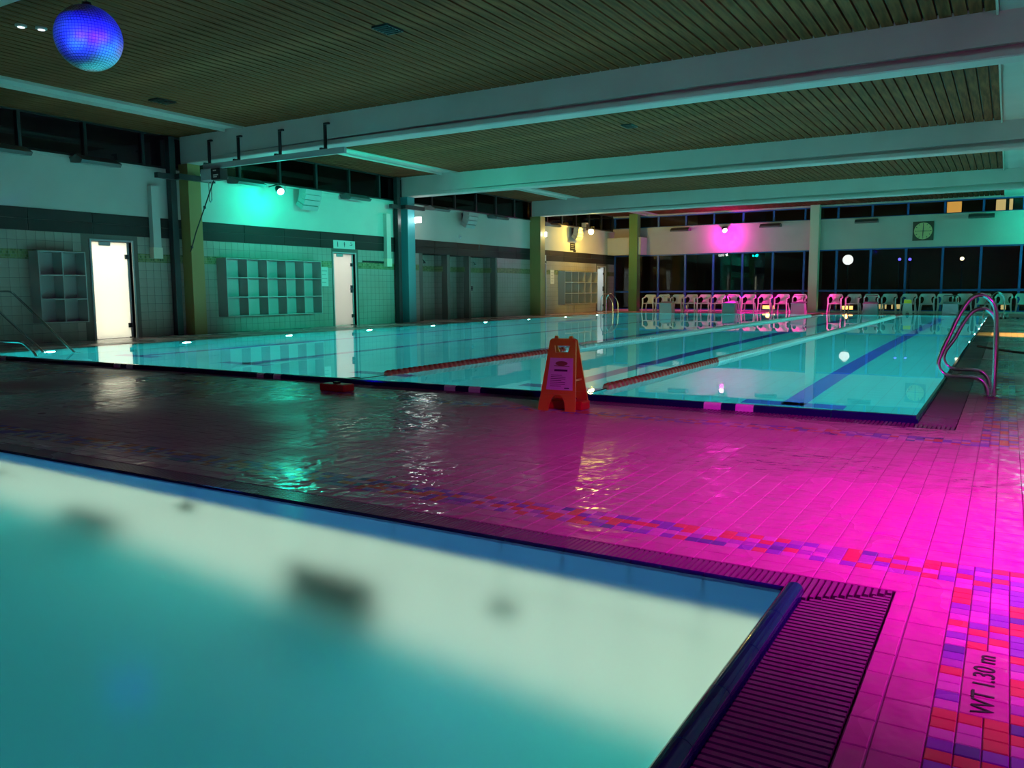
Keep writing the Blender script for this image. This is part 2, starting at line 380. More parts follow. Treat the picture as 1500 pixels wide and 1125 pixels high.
def area_px(c):
    x, y = (c[0]+c[1])/2, (c[2]+c[3])/2
    u, v = px((x, y, 0))
    if not (-20 < u < 1520 and -20 < v < 1145): return -1.0
    return (c[1]-c[0])*(c[3]-c[2])/((x*x+y*y+1)**1.5)
def lay(cs, name, mats, parent, gap, th, limit, jitter=0.0012, pick=None):
    rng = random.Random(11); cs = sorted(cs, key=area_px, reverse=True); cache = {}; rest = {}
    for i, c in enumerate(cs):
        k = pick(c, rng) if pick else 0
        w, h = c[1]-c[0]-gap, c[3]-c[2]-gap; dz = rng.uniform(-jitter, 0)
        if i < limit:
            key = (round(w, 3), round(h, 3), k)
            if key not in cache:
                b = 0.0022
                m_ = MB(); W2, H2 = w/2, h/2
                m_.v = [(-W2, -H2, -th), (W2, -H2, -th), (W2, H2, -th), (-W2, H2, -th), (-W2, -H2, -b), (W2, -H2, -b), (W2, H2, -b), (-W2, H2, -b),
                        (-W2+b, -H2+b, 0), (W2-b, -H2+b, 0), (W2-b, H2-b, 0), (-W2+b, H2-b, 0)]
                m_.f = [(8, 9, 10, 11)] + [(q, (q+1) % 4, 4+(q+1) % 4, 4+q) for q in range(4)] + [(4+q, 4+(q+1) % 4, 8+(q+1) % 4, 8+q) for q in range(4)]
                cache[key] = m_.mesh(name, mats[k])
            piece(name, cache[key], parent, ((c[0]+c[1])/2, (c[2]+c[3])/2, dz), (rng.uniform(-1, 1)*0.002, rng.uniform(-1, 1)*0.002, 0))
        else:
            rest.setdefault(k, MB()).box(c[0]+gap/2, c[1]-gap/2, c[2]+gap/2, c[3]-gap/2, -th, dz, bottom=False)
    for k, mb in rest.items():
        o = mb.build(name+'_field', mats[k], parent); o['kind'] = 'stuff'
lay(cells, 'tile', [m_tile], floor, 0.0032, 0.012, 300)
def pick(c, rng): return rng.choices((0, 1, 2, 3, 4), (30, 24, 16, 26, 4))[0]
lay(mcells, 'mosaic_tile', m_mos, floor, 0.0025, 0.0115, 300, 0.0008, pick)

# depth marking WT 1.30 m, reading away from the viewer
cu = bpy.data.curves.new('letters', 'FONT'); cu.body = 'WT 1.30 m'; cu.size = 0.072; cu.extrude = 0.0006; cu.align_x = 'CENTER'; cu.align_y = 'CENTER'
to = bpy.data.objects.new('tmp', cu); COL.objects.link(to)
bpy.context.view_layer.update()
dg = bpy.context.evaluated_depsgraph_get(); lm = bpy.data.meshes.new_from_object(to.evaluated_get(dg)); bpy.data.objects.remove(to)
xs_ = [v.co.x for v in lm.vertices]; wtx = max(xs_)-min(xs_)
lt = piece('depth_lettering', lm, floor, (0.002, 2.325, 0.0015), (0, 0, math.pi/2)); lt.scale = (0.365/wtx, 1.0, 1.0); lm.materials.clear(); lm.materials.append(m_letter)
lt['label'] = 'dark letters WT 1.30 m on the deck tiles'

# ------------------------------------------------------------------ overflow channels and grates
def grate(label, slats, limit, chan):
    g = empty('overflow_grate', (slats[0][0], slats[0][2], 0)); tag(g, label, 'grate')
    bpy.context.view_layer.update(); inv = Vector((-slats[0][0], -slats[0][2], 0))
    mb = MB()
    for c in chan: mb.box(c[0], c[1], c[2], c[3], -0.14, -0.12)
    mb.build('channel', m_channel, g, loc=inv)
    rest = MB(); cache = {}
    order = sorted(slats, key=area_px, reverse=True)
    for i, c in enumerate(order):
        if i < limit:
            key = (round(c[1]-c[0], 3), round(c[3]-c[2], 3))
            if key not in cache:
                w, h = key[0]/2, key[1]/2; cache[key] = MB().box(-w, w, -h, h, -0.022, 0).mesh('slat', m_grate)
            piece('slat', cache[key], g, ((c[0]+c[1])/2+inv[0], (c[2]+c[3])/2+inv[1], -0.002))
        else:
            rest.box(c[0], c[1], c[2], c[3], -0.024, -0.002)
    if rest.v:
        o = rest.build('slat_field', m_grate, g, loc=inv); o['kind'] = 'stuff'
    tb = MB()
    for a in chan:
        if a[1]-a[0] > a[3]-a[2]:
            for t in ((0.3, 0.7) if a[1]-a[0] > 1 else ()): y = a[2]+(a[3]-a[2])*t; tb.box(a[0], a[1], y-0.004, y+0.004, -0.034, -0.024)
        else:
            for t in (0.2, 0.4, 0.6, 0.8): x = a[0]+(a[1]-a[0])*t; tb.box(x-0.004, x+0.004, a[2], a[3], -0.034, -0.024)
    tb.build('tie_bar', m_grate, g, loc=inv)
    return g
# small pool, far side: slats run away from the water; mitred at the corner
P1, P2 = 0.0215, 0.0265
far_sl = []
x = -0.285
while x > -11.8:
    y0 = 2.76 if x < -0.53 else 2.70 + (x+0.53)/0.26*0.2
    if 2.91-y0 > 0.015: far_sl.append((x-0.0065, x+0.0065, y0, 2.912))
    x -= P1
grate('ribbed plastic drain grate along the far edge of the small pool', far_sl, 300, [(-12.2, -0.53, 2.77, 2.92), (-0.53, -0.27, 2.72, 2.92)])
rt_sl = []
y = 2.885
while y > -6.5:
    x0 = -0.522
    if y > 2.69: x0 = -0.53 + (y-2.70)/0.2*0.26 + 0.03
    if -0.274-x0 > 0.015: rt_sl.append((x0, -0.276, y-0.0085, y+0.0085))
    y -= P2
grate('ribbed plastic drain grate along the near side of the small pool by the depth marking', rt_sl, 260, [(-0.53, -0.27, -6.9, 2.69)])
ln_sl = []
x = -0.29
while x > -14.9:
    y0 = 6.535; y1 = 6.755 if x < -0.53 else 6.755
    ln_sl.append((x-0.009, x+0.009, y0, y1)); x -= 0.03
grate('ribbed drain grate along the near end of the lane pool', ln_sl, 200, [(LP['x0'], -0.27, 6.53, 6.76)])
lr_sl = []
y = 6.79
while y < 34.5:
    lr_sl.append((-0.525, -0.276, y-0.011, y+0.011)); y += 0.036
grate('ribbed drain grate along the handrail side of the lane pool', lr_sl, 150, [(-0.53, -0.27, 6.76, LP['y1'])])

# ------------------------------------------------------------------ pools
def basin(P, name, label, jm):
    mb = MB(); x0, x1, y0, y1, d = P['x0'], P['x1'], P['y0'], P['y1'], P['d']; t = 0.12
    mb.box(x0-t, x1+t, y0-t, y1+t, -d-0.2, -d-0.012)
    mb.box(x0-t, x0-0.012, y0-t, y1+t, -d-0.012, -0.03); mb.box(x1+0.012, x1+t, y0-t, y1+t, -d-0.012, -0.05)
    mb.box(x0-0.012, x1+0.012, y0-t, y0-0.012, -d-0.012, -0.05); mb.box(x0-0.012, x1+0.012, y1+0.012, y1+t, -d-0.012, -0.05)
    return struct(mb.build(name, jm), label, 'pool')
lpool = basin(LP, 'lane_pool', 'long five-lane swimming pool lit turquoise from below the water', m_poolj)
spool = basin(SP, 'small_pool', 'small shallow pool nearest the viewer with a blue tile band under the rim', m_poolj)
def wall_tiles(parent, name, m, cellsuv, fn, normal, limit, key, gap=0.006, th=0.012):
    """tiles proud of a basin wall; fn(u,v,d) -> xyz, d along the normal"""
    cellsuv = sorted(cellsuv, key=key); cache = {}; rest = MB()
    for i, (u0, u1, v0, v1) in enumerate(cellsuv):
        g = gap/2; b = [fn(u, v, d) for d in (0, th) for u, v in ((u0+g, v0+g), (u1-g, v0+g), (u1-g, v1-g), (u0+g, v1-g))]
        fc = [(4, 5, 6, 7), (0, 1, 5, 4), (1, 2, 6, 5), (2, 3, 7, 6), (3, 0, 4, 7)]
        if i < limit:
            c = Vector(fn((u0+u1)/2, (v0+v1)/2, 0)); k = (round(u1-u0, 3), round(v1-v0, 3))
            if k not in cache:
                mm = MB(); mm.v = [tuple(Vector(q)-c) for q in b]; mm.f = fc; cache[k] = mm.mesh(name, m)
            piece(name, cache[k], parent, c)
        else:
            o = len(rest.v); rest.v += b; rest.f += [tuple(o+q for q in f) for f in fc]
    if rest.v:
        o = rest.build(name+'_field', m, parent); o['kind'] = 'stuff'
def grid(u0, u1, v0, v1, pu, pv):
    us, vs = lines(u0, u1, pu), lines(v0, v1, pv)
    return [(a, b, c, d) for a, b in zip(us, us[1:]) for c, d in zip(vs, vs[1:])]
# lane pool floor and walls
fz = -LP['d']-0.012
wall_tiles(lpool, 'floor_tile', m_poolf, grid(LP['x0'], LP['x1'], LP['y0'], LP['y1'], 0.2, 0.2), lambda u, v, d: (u, v, fz+d), 'Z', 300,
           lambda c: (c[0]+0.57)**2+(c[2]-7.5)**2)
wz0 = -LP['d']
for fn, (a, b) in ((lambda u, v, d: (LP['x0']-0.012+d, u, v), (LP['y0'], LP['y1'])), (lambda u, v, d: (LP['x1']+0.012-d, u, v), (LP['y0'], LP['y1'])),
                   (lambda u, v, d: (u, LP['y1']+0.012-d, v), (LP['x0'], LP['x1'])), (lambda u, v, d: (u, LP['y0']-0.012+d, v), (LP['x0'], LP['x1']))):
    wall_tiles(lpool, 'wall_tile', m_poolw, grid(a, b, wz0, -0.05, 0.25, 0.21), fn, '', 0, lambda c: c[0])
for k, cx_ in enumerate((-1.97, -4.88, -7.80, -10.7, -13.55)):
    mb = MB(); z = -LP['d']
    mb.box(cx_-0.125, cx_+0.125, 9.2, LP['y1']-2.0, z-0.002, z+0.004); mb.box(cx_-0.54, cx_+0.54, 9.15, 9.4, z-0.002, z+0.004); mb.box(cx_-0.54, cx_+0.54, LP['y1']-2.2, LP['y1']-1.95, z-0.002, z+0.004)
    mb.build('lane_line', m_lane, lpool)
# small pool
wall_tiles(spool, 'floor_tile', m_spfloor, grid(SP['x0'], SP['x1'], SP['y0'], SP['y1'], 0.277, 0.277), lambda u, v, d: (u, v, -SP['d']-0.012+d), 'Z', 0, lambda c: c[0])
fnf = lambda u, v, d: (u, SP['y1']+0.012-d, v)
fnr = lambda u, v, d: (SP['x1']+0.012-d, u, v)
us = [-0.591-0.2785*k for k in range(0, 42)][::-1]
bc = [(a, b, -0.29, -0.03) for a, b in zip(us, us[1:])]
wall_tiles(spool, 'blue_tile', m_spblue, bc, fnf, '', 300, lambda c: -c[0])
wall_tiles(spool, 'blue_tile', m_spblue, grid(SP['y0'], SP['y1'], -0.29, -0.03, 0.2785, 0.26), fnr, '', 60, lambda c: -c[0])
vs = [-SP['d'], -1.05, -0.8, -0.545, -0.29]
wc = [(a, b, c, d) for a, b in zip(us, us[1:]) for c, d in zip(vs, vs[1:])]
wall_tiles(spool, 'wall_tile', m_spwall, wc, fnf, '', 150, lambda c: -c[0])
wall_tiles(spool, 'wall_tile', m_spwall, grid(SP['y0'], SP['y1'], -SP['d'], -0.29, 0.2785, 0.2525), fnr, '', 0, lambda c: -c[0])
wall_tiles(spool, 'wall_tile', m_spwall, grid(SP['y0'], SP['y1'], -SP['d'], -0.03, 0.2785, 0.2525), lambda u, v, d: (SP['x0']-0.012+d, u, v), '', 0, lambda c: -c[0])
wall_tiles(spool, 'wall_tile', m_spwall, grid(SP['x0'], SP['x1'], -SP['d'], -0.03, 0.2785, 0.2525), lambda u, v, d: (u, SP['y0']-0.012+d, v), '', 0, lambda c: -c[0])
# fittings on the small pool's far wall
def round_jet(x, z, label):
    t = empty('water_jet', (x, SP['y1'], z)); tag(t, label, 'pool fitting')
    MB().lathe([(0.06, 0.0), (0.06, -0.02), (0.045, -0.03)], 18, axis='Y').build('flange', m_jet, t)
    MB().lathe([(0.035, -0.025), (0.03, -0.045), (0.012, -0.05)], 14, axis='Y').build('nozzle', m_jet, t)
round_jet(-1.70, -0.70, 'small dark round jet under water, right of the bigger grille')
round_jet(-3.65, -0.42, 'small dark round jet high on the underwater wall between the two grilles')
round_jet(-5.50, -0.64, 'small dark round jet under water at the left border of the view')
def inlet(x, z, w, h, label):
    t = empty('inlet_grille', (x, SP['y1'], z)); tag(t, label, 'pool fitting')
    f = MB(); f.box(-w/2, w/2, -0.03, 0, h/2-0.02, h/2); f.box(-w/2, w/2, -0.03, 0, -h/2, -h/2+0.02); f.box(-w/2, -w/2+0.02, -0.03, 0, -h/2, h/2); f.box(w/2-0.02, w/2, -0.03, 0, -h/2, h/2)
    f.build('frame', m_jet, t); MB().box(-w/2+0.02, w/2-0.02, -0.006, 0, -h/2+0.02, h/2-0.02).build('backing', m_black, t)
    n = 6
    for i in range(n):
        zc = -h/2+0.02+(h-0.04)*(i+0.5)/n; MB().box(-w/2+0.02, w/2-0.02, -0.025, -0.006, zc-0.008, zc+0.008).build('slat', m_jet, t)
inlet(-2.65, -1.04, 0.52, 0.4, 'dark inlet grille low on the underwater wall, larger and nearer one')
inlet(-4.53, -1.10, 0.5, 0.26, 'dark inlet grille low on the underwater wall, farther one')

# rims
def rim(name, label, m, segs, secfn, whites=(), joints=0.0):
    r = empty(name); struct(r, label, 'pool rim')
    return r
rl = empty('small_pool_rim', (SP['x1'], SP['y1'], 0)); struct(rl, 'glossy dark blue rounded rim tiles round the small pool', 'pool rim')
prof = [(0.0, -0.03)] + [(0.03-0.031*math.cos(math.pi*i/12), 0.004+0.028*math.sin(math.pi*i/12)) for i in range(13)] + [(0.06, -0.03)]
rimlen = 0.277
y = SP['y1']+0.0; k = 0
rme = MB().prism([(p[0], p[1]) for p in prof], lambda u, v, d: (u, d, v), -rimlen/2+0.0015, rimlen/2-0.0015).mesh('rim_tile', m_rim)
while y-rimlen > SP['y0']:
    piece('rim_tile', rme, rl, (0, y-rimlen/2-SP['y1'], 0)); y -= rimlen
p2 = [(0.0, -0.03), (0.0, 0.0), (0.004, 0.006), (0.012, 0.008), (0.018, 0.005), (0.02, -0.03)]
rme2 = MB().prism(p2, lambda u, v, d: (d, u, v), -rimlen/2+0.0015, rimlen/2-0.0015).mesh('rim_tile', m_rim)
x = SP['x1']
while x-rimlen > SP['x0']:
    piece('rim_tile', rme2, rl, (x-rimlen/2-SP['x1'], 0, 0)); x -= rimlen
MB().lathe([(0.031, -0.03)]+[(0.031*math.cos(math.pi/2*i/6)+0.0004, 0.004+0.028*math.sin(math.pi/2*i/6)) for i in range(7)], 20, at=(0.03, 0.0, 0)).build('corner_tile', m_rim, rl, smooth=True)
for me_ in (rme, rme2):
    me_.polygons.foreach_set('use_smooth', [True]*len(me_.polygons)); me_.set_sharp_from_angle(angle=math.radians(40))
rr = empty('lane_pool_rim', (LP['x1'], LP['y0'], 0)); struct(rr, 'raised dark blue rim with white lane marks round the lane pool', 'pool rim')
marks = [(-10.42, -10.27), (-10.14, -10.0), (-7.62, -7.5), (-7.34, -7.22), (-4.88, -4.74), (-4.58, -4.44), (-2.17, -2.02), (-1.9, -1.75), (-13.6, -13.45), (-13.3, -13.15)]
edges = sorted({LP['x0'], LP['x1']+0.03} | {e for m_ in marks for e in m_})
pr = [(-0.065, -0.04), (-0.065, 0.035), (-0.05, 0.052), (-0.02, 0.054), (-0.005, 0.045), (0.0, 0.0), (0.0, -0.04)]
for a, b in zip(edges, edges[1:]):
    wh = any(abs(a-m_[0]) < 1e-6 for m_ in marks); L = (b-a)
    n = max(1, round(L/0.5))
    for i in range(n):
        aa, bb = a+L*i/n, a+L*(i+1)/n
        o = MB().prism(pr, lambda u, v, d: (d, u, v), aa+0.002-LP['x1'], bb-0.002-LP['x1']).build('mark_tile' if wh else 'rim_tile', m_rimwhite if wh else m_rim, rr)
        if wh: o['label'] = 'white lane mark tile'
pr2 = [(0.0, -0.04), (0.0, 0.01), (0.008, 0.02), (0.03, 0.02), (0.038, 0.012), (0.04, -0.04)]
rimm = MB().prism(pr2, lambda u, v, d: (u, d, v), -0.248, 0.248).mesh('rim_tile', m_rim)
for i in range(55): piece('rim_tile', rimm, rr, (0, 0.26+i*0.5, 0))

# water
def water(P, z, m, label):
    return struct(MB().quad((P['x0'], P['y0'], z), (P['x1'], P['y0'], z), (P['x1'], P['y1'], z), (P['x0'], P['y1'], z)).build('water', m), label, 'water')
water(LP, 0.0, m_water, 'still turquoise water of the lane pool'); water(SP, -0.004, m_water2, 'still pale turquoise water of the small pool')

# underwater lamps
def pool_lamp(loc, axis, sgn, m, label, group, r=0.11):
    t = empty('underwater_lamp', loc); tag(t, label, 'lamp', group)
    MB().lathe([(r+0.03, 0.0), (r+0.03, sgn*0.02), (r, sgn*0.025)], 16, axis=axis).build('ring', m_steel, t)
    MB().lathe([(r, sgn*0.02), (r*0.8, sgn*0.032), (0.01, sgn*0.036)], 16, axis=axis).build('lens', m, t)
for i in range(9):
    yy = 8.45+2.925*i
    nth = ('first', 'second', 'third', 'fourth', 'fifth', 'sixth', 'seventh', 'eighth', 'ninth')[i]
    pool_lamp((LP['x0'], yy, -0.75), 'X', 1, e_pool, f'bright round underwater lamp on the pool wall below the lockers, {nth} from the near end', 'underwater lamps on the locker side')
    pool_lamp((LP['x1'], yy+1.2, -0.75), 'X', -1, e_pool, f'underwater lamp on the handrail side of the lane pool, {nth} from the near end', 'underwater lamps on the handrail side')
for i, xx in enumerate((-9.5, -6.6, -3.9)):
    pool_lamp((xx, SP['y0'], -0.7), 'Y', 1, e_spool, 'underwater lamp in the near wall of the small pool, ' + ('first', 'second', 'third', 'fourth')[i] + ' along it', 'underwater lamps of the small pool', 0.15)

# ------------------------------------------------------------------ lane ropes
def lane_rope(x, label, reds):
    y0, y1 = LP['y0']+0.02, LP['y1']-0.02
    t = empty('lane_rope', (x, y0, 0.0)); tag(t, label, 'lane rope', 'lane ropes across the pool')
    MB().tube([(0, 0, 0.01), (0, y1-y0, 0.01)], 0.006, 6).build('cable', m_dark, t)
    MB().lathe([(0.02, 0), (0.03, 0.05), (0.03, 0.2), (0.02, 0.28)], 8, axis='Y', at=(0, 0.0, 0.01)).build('tension_hook', m_dark, t)
    a, b = MB(), MB(); y = y0+0.75; p = 0.105
    while y < y1-0.1:
        r = 0.055; red = any(q[0] <= y <= q[1] for q in reds)
        (a if red else b).lathe([(r*0.55, 0), (r, 0.02), (r, p*0.62), (r*0.55, p*0.85)], 8, at=(0, y-y0, 0.012), axis='Y'); y += p
    o = a.build('red_float', m_red, t); o['kind'] = 'stuff'; o['label'] = 'red end floats'
    o = b.build('white_float', m_floatw, t); o['kind'] = 'stuff'; o['label'] = 'pale middle floats'
lane_rope(-6.33, 'floating lane rope that meets the rim beside the lone red buoy box', [(6, 12.2), (32.2, 36)])
lane_rope(-3.45, 'floating lane rope that meets the rim beside the orange folding sign', [(6, 11.2), (32.2, 36)])

# ------------------------------------------------------------------ ceiling and beams
cl = MB().box(WX-0.3, RX+0.2, BY-0.2, FY+0.4, CEIL, CEIL+0.2)
ceiling = struct(cl.build('ceiling', m_black), 'dark timber slat ceiling between white beams', 'ceiling')
bays = [(5.05, 13.0), (13.4, 21.3), (21.7, 29.8), (30.2, FY)]
pl_rest = MB(); pcount = 0
for bi, (a, b) in enumerate(bays):
    x = -0.31; L = b-a-0.02; me = None
    while x-0.15 > WX+0.02:
        if not (-15.42 < x-0.075 < -14.70):
            if bi < 3:
                if me is None: me = MB().box(-0.075, 0.075, -L/2, L/2, -0.05, 0.0).mesh('plank', m_wood)
                piece('plank', me, ceiling, (x-0.075, (a+b)/2, CEIL-0.0+random.uniform(-0.004, 0)))
            else:
                pl_rest.box(x-0.15, x, a+0.01, b-0.01, CEIL-0.05, CEIL)
        x -= 0.18
o = pl_rest.build('plank_field', m_wood, ceiling); o['kind'] = 'stuff'
MB().box(-0.3, RX, 5.05, FY, CEIL-0.07, CEIL).build('side_panel', m_white, ceiling)['label'] = 'plain white ceiling strip beside the slats'
MB().box(-0.33, -0.3, 5.05, FY, CEIL-0.12, CEIL).build('edge_strip', m_white, ceiling)
for i, (a, b) in enumerate(bays):
    t = empty('ceiling_channel', (-15.05, (a+b)/2, CEIL)); L = (b-a)/2-0.03
    struct(t, 'long white lighting channel let into the slat ceiling, ' + ('nearest bay', 'second bay', 'third bay', 'farthest bay')[i], 'trim')
    MB().box(-0.3, 0.3, -L, L, -0.03, 0).build('tray', m_white, t)
    MB().box(-0.3, -0.27, -L, L, -0.09, 0.0).build('lip', m_white, t); MB().box(0.27, 0.3, -L, L, -0.09, 0.0).build('lip', m_white, t)
for i, (x, y, w, l) in enumerate(((-7.6, 9.32, 0.28, 0.36), (-7.42, 17.45, 0.26, 0.36), (-14.0, 10.4, 0.3, 0.4), (-7.4, 25.5, 0.28, 0.36))):
    t = empty('ceiling_vent', (x, y, CEIL-0.05)); tag(t, 'dark square vent in the slat ceiling, ' + ('nearest, high above the lane ropes', 'second from the viewer, past the first beam', 'beside the white channel near the mirror ball', 'past the second beam')[i], 'vent', 'vents in the slat ceiling')
    MB().box(-w/2, w/2, -l/2, l/2, -0.03, 0.0).build('frame', m_dark, t)
    for k in range(5):
        yy = -l/2+0.04+k*(l-0.08)/4; MB().box(-w/2+0.02, w/2-0.02, yy-0.012, yy+0.012, -0.042, -0.03).build('slat', m_black, t)
def beam(yf, label):
    st = [(-16.95, 0.0), (-15.8, 0.004), (-9.0, 0.06), (-3, 0.08), (RX, 0.085)]
    mb = MB(); zb = 4.03; d = 0.39
    for x, h in st:
        r0 = zb+0.095; s = [(0, CEIL), (0, r0+h), (0.11, r0+h-0.004), (0.11, r0+0.004), (0, r0), (0, zb+0.02), (0.02, zb), (d-0.02, zb), (d, zb+0.02), (d, r0), (d-0.11, r0+0.004), (d-0.11, r0+h-0.004), (d, r0+h), (d, CEIL)]
        mb.v += [(x, yf+u, v) for u, v in s]
    n = 14
    for i in range(len(st)-1):
        for k in range(n-1): mb.f.append((i*n+k, (i+1)*n+k, (i+1)*n+k+1, i*n+k+1))
    mb.f.append(tuple(range(n))); mb.f.append(tuple(range((len(st)-1)*n+n-1, (len(st)-1)*n-1, -1)))
    return struct(mb.build('beam', m_beam), label, 'beam')
for yf, l_ in zip(BEAMS, ('white ceiling beam above the viewer, barely in view', 'white ceiling beam carrying the hoist rail, nearest of the three across the hall', 'white ceiling beam across the hall, second of three', 'white ceiling beam across the hall, farthest of three')):
    beam(yf, l_)

for x, y, k in ((-11.74, 6.56, 'farther from'), (-11.62, 6.77, 'nearer to')):
    t = empty('ceiling_spotlight', (x, y, CEIL-0.05)); tag(t, f'small white ceiling spotlight, one of a pair beside the mirror ball, {k} it', 'light', 'pair of ceiling spotlights')
    MB().lathe([(0.075, 0), (0.075, -0.02), (0.055, -0.03)], 14).build('ring', m_grey, t); MB().lathe([(0.05, -0.02), (0.045, -0.036), (0.01, -0.04)], 14).build('lens', e_down, t)
# ------------------------------------------------------------------ left wall
doors = [(10.70, 11.66), (18.17, 19.12), (30.24, 31.16), (36.36, 37.30)]
alc = [(22.5, 23.92), (24.1, 25.3), (25.42, 27.14)]
DZ, SZ, BZ, TZ = 2.14, 2.28, 2.74, 3.88
wl = MB()
op = sorted([(a, b, DZ) for a, b in doors]+[(a, b, SZ) for a, b in alc]); y = BY
for a, b, h in op:
    wl.box(WX-0.25, WX-0.008, y, a, -0.1, SZ)
    if h < SZ: wl.box(WX-0.25, WX-0.008, a, b, h, SZ)
    y = b
wl.box(WX-0.25, WX-0.008, y, FY+0.3, -0.1, SZ)
wl.box(WX-0.25, WX-0.008, BY, FY+0.3, SZ, BZ)
wall_left = struct(wl.build('wall_left', mat('wall_joint', (0.10, 0.095, 0.085), 0.7, spec=0.1)), 'side wall with tiled base, dark strip, white band and dark clerestory', 'wall')
band = MB().box(WX-0.25, WX, BY, FY, BZ, TZ); band.box(WX-0.25, WX+0.04, BY, FY, TZ-0.05, TZ)
band.build('white_band', m_white, wall_left)['label'] = 'plain white painted band'
y = 8.0
while y < FY-0.1:
    MB().box(WX-0.008, WX+0.012, y+0.008, min(y+1.38, FY)-0.008, SZ+0.24, BZ-0.004).build('strip_panel', m_strip, wall_left)
    MB().box(WX-0.008, WX+0.006, y+0.008, min(y+1.38, FY)-0.008, SZ+0.004, SZ+0.232).build('strip_panel', m_strip, wall_left)
    y += 1.38
tc, dc = [], []
ys = lines(8.0, FY, 0.19); zs = [0.19*k for k in range(13)]
for a, b in zip(ys, ys[1:]):
    for k, (c, d) in enumerate(zip(zs, zs[1:])):
        if any(o_[0]-0.06 < b and o_[1]+0.06 > a and c < o_[2]-0.05 for o_ in op): continue
        (dc if k == 9 else tc).append((a, b, c, d))
fnw = lambda u, v, d: (WX-0.008+d, u, v)
wall_tiles(wall_left, 'wall_tile', m_wtile, tc, fnw, '', 300, lambda c: abs(c[0]-10.9), gap=0.006, th=0.008)
wall_tiles(wall_left, 'border_tile', m_deco, dc, fnw, '', 130, lambda c: abs(c[0]-10.9), gap=0.004, th=0.009)
# shower recesses
D = 0.57
for k, (a, b) in enumerate(alc):
    t = empty('shower_recess', (WX-D, (a+b)/2, 0)); struct(t, 'tiled shower recess, ' + ('first after the pale blue column', 'middle one with the dark doorway', 'last before the olive column')[k], 'recess'); h = (b-a)/2
    mb = MB()
    if k == 1:
        mb.box(-0.1, 0, -h+0.3, h, 0, SZ); mb.box(-0.1, 0, -h, -h+0.3, 2.1, SZ)
    else: mb.box(-0.1, 0, -h, h, 0, SZ)
    mb.build('back_wall', m_wtilef, t)
    MB().box(0, D-0.26, h, h+0.09, 0, SZ).box(0, D-0.26, -h-0.09, -h, 0, SZ).build('side_wall', m_wtilex, t)
    MB().box(0.008, D-0.2, h-0.006, h+0.0, 1.71, 1.89).build('border_strip', m_deco, t); MB().box(0.0, 0.006, -h+(0.3 if k == 1 else 0), h-0.006, 1.71, 1.89).build('border_strip', m_deco, t)
    MB().box(-0.1, D-0.01, -h-0.09, h+0.09, SZ, SZ+0.05).build('lintel', m_strip, t)
    MB().box(-0.1, D-0.01, -h, h, -0.012, 0.0).build('recess_floor', m_deckfar, t)
    if k == 1: MB().box(-0.14, -0.1, -h, -h+0.3, 0, 2.1).build('dark_doorway', m_black, t)
    else:
        s = empty('shower', (WX-D, (a+b)/2+(-0.1 if k == 0 else 0.0), 0)); tag(s, 'wall shower with push valve in the ' + ('first' if k == 0 else 'last') + ' tiled recess', 'shower', 'showers on the left wall')
        MB().tube(rounded([(0, 0, 2.1), (0.12, 0, 2.1), (0.16, 0, 2.04)], 0.05), 0.015, 8).build('arm', m_steel, s); MB().lathe([(0.02, 0.06), (0.05, 0.02), (0.05, 0)], 12, at=(0.17, 0, 1.98)).build('head', m_steel, s)
        MB().box(0, 0.02, -0.07, 0.07, 1.02, 1.2).build('plate', m_steel, s); MB().lathe([(0.04, 0), (0.035, 0.04)], 12, axis='X', at=(0.02, 0, 1.11)).build('button', m_dark, s)
for (a, b) in ((23.92, 24.1), (25.3, 25.42)):
    pass
# clerestory above the white band
def glazing(name, label, axis, pos, a, b, z0, z1, pitch, m_fr, bars=(), fw=0.07, first=None, din=-1):
    """framed glazing in the plane axis=pos from a to b; each pane and bar its own piece"""
    t = empty(name, (0, 0, 0)); struct(t, label, 'window')
    def bx(u0, u1, v0, v1, d0, d1): return MB().box(pos+d0, pos+d1, u0, u1, v0, v1) if axis == 'X' else MB().box(u0, u1, pos+d0, pos+d1, v0, v1)
    c0 = (pos, (a+b)/2, (z0+z1)/2) if axis == 'X' else ((a+b)/2, pos, (z0+z1)/2)
    t.location = c0; inv = tuple(-q for q in c0)
    us = [a]; u = a if first is None else first
    if first is None: u = a+pitch
    while u < b-0.15: us.append(u); u += pitch
    us.append(b)
    zsb = [z0]+list(bars)+[z1]
    for u in us: bx(u-fw/2, u+fw/2, z0, z1, -0.06, 0.06).build('mullion', m_fr, t, loc=inv)
    for z in zsb:
        bx(a, b, z-fw/2, z+fw/2, -0.05, 0.05).build('transom', m_fr, t, loc=inv)
    for u0, u1 in zip(us, us[1:]):
        for v0, v1 in zip(zsb, zsb[1:]):
            bx(u0+fw/2, u1-fw/2, v0+fw/2, v1-fw/2, -0.006, 0.006).build('pane', m_pane, t, loc=inv)
    return t
glazing('window_1', 'dark clerestory glazing above the white band of the side wall', 'X', WX-0.12, 8.0, FY, TZ+0.03, CEIL-0.03, 1.38, m_dark)
# far wall
wf = MB(); wf.box(WX-0.25, RX, FY, FY+0.3, BZ-0.02, 4.02); wf.box(WX-0.25, RX, FY, FY+0.3, 4.58, CEIL); wf.box(WX-0.25, RX, FY+0.02, FY+0.25, -0.1, 0.06)
wall_far = struct(wf.build('wall_far', m_white), 'far wall with a white band between tall dark windows and clerestory', 'wall')
MB().box(WX, RX, FY-0.06, FY, 3.97, 4.03).build('ledge', m_white, wall_far)
glazing('window_2', 'tall dark window row behind the chairs', 'Y', FY+0.12, WX, RX, 0.06, BZ-0.03, 1.372, m_bluefr, (0.93,), 0.09, first=-16.11)
glazing('window_3', 'narrow dark clerestory above the white band of the far wall', 'Y', FY+0.12, WX, RX, 4.03, 4.57, 1.372, m_bluefr, (), 0.08, first=-16.11)
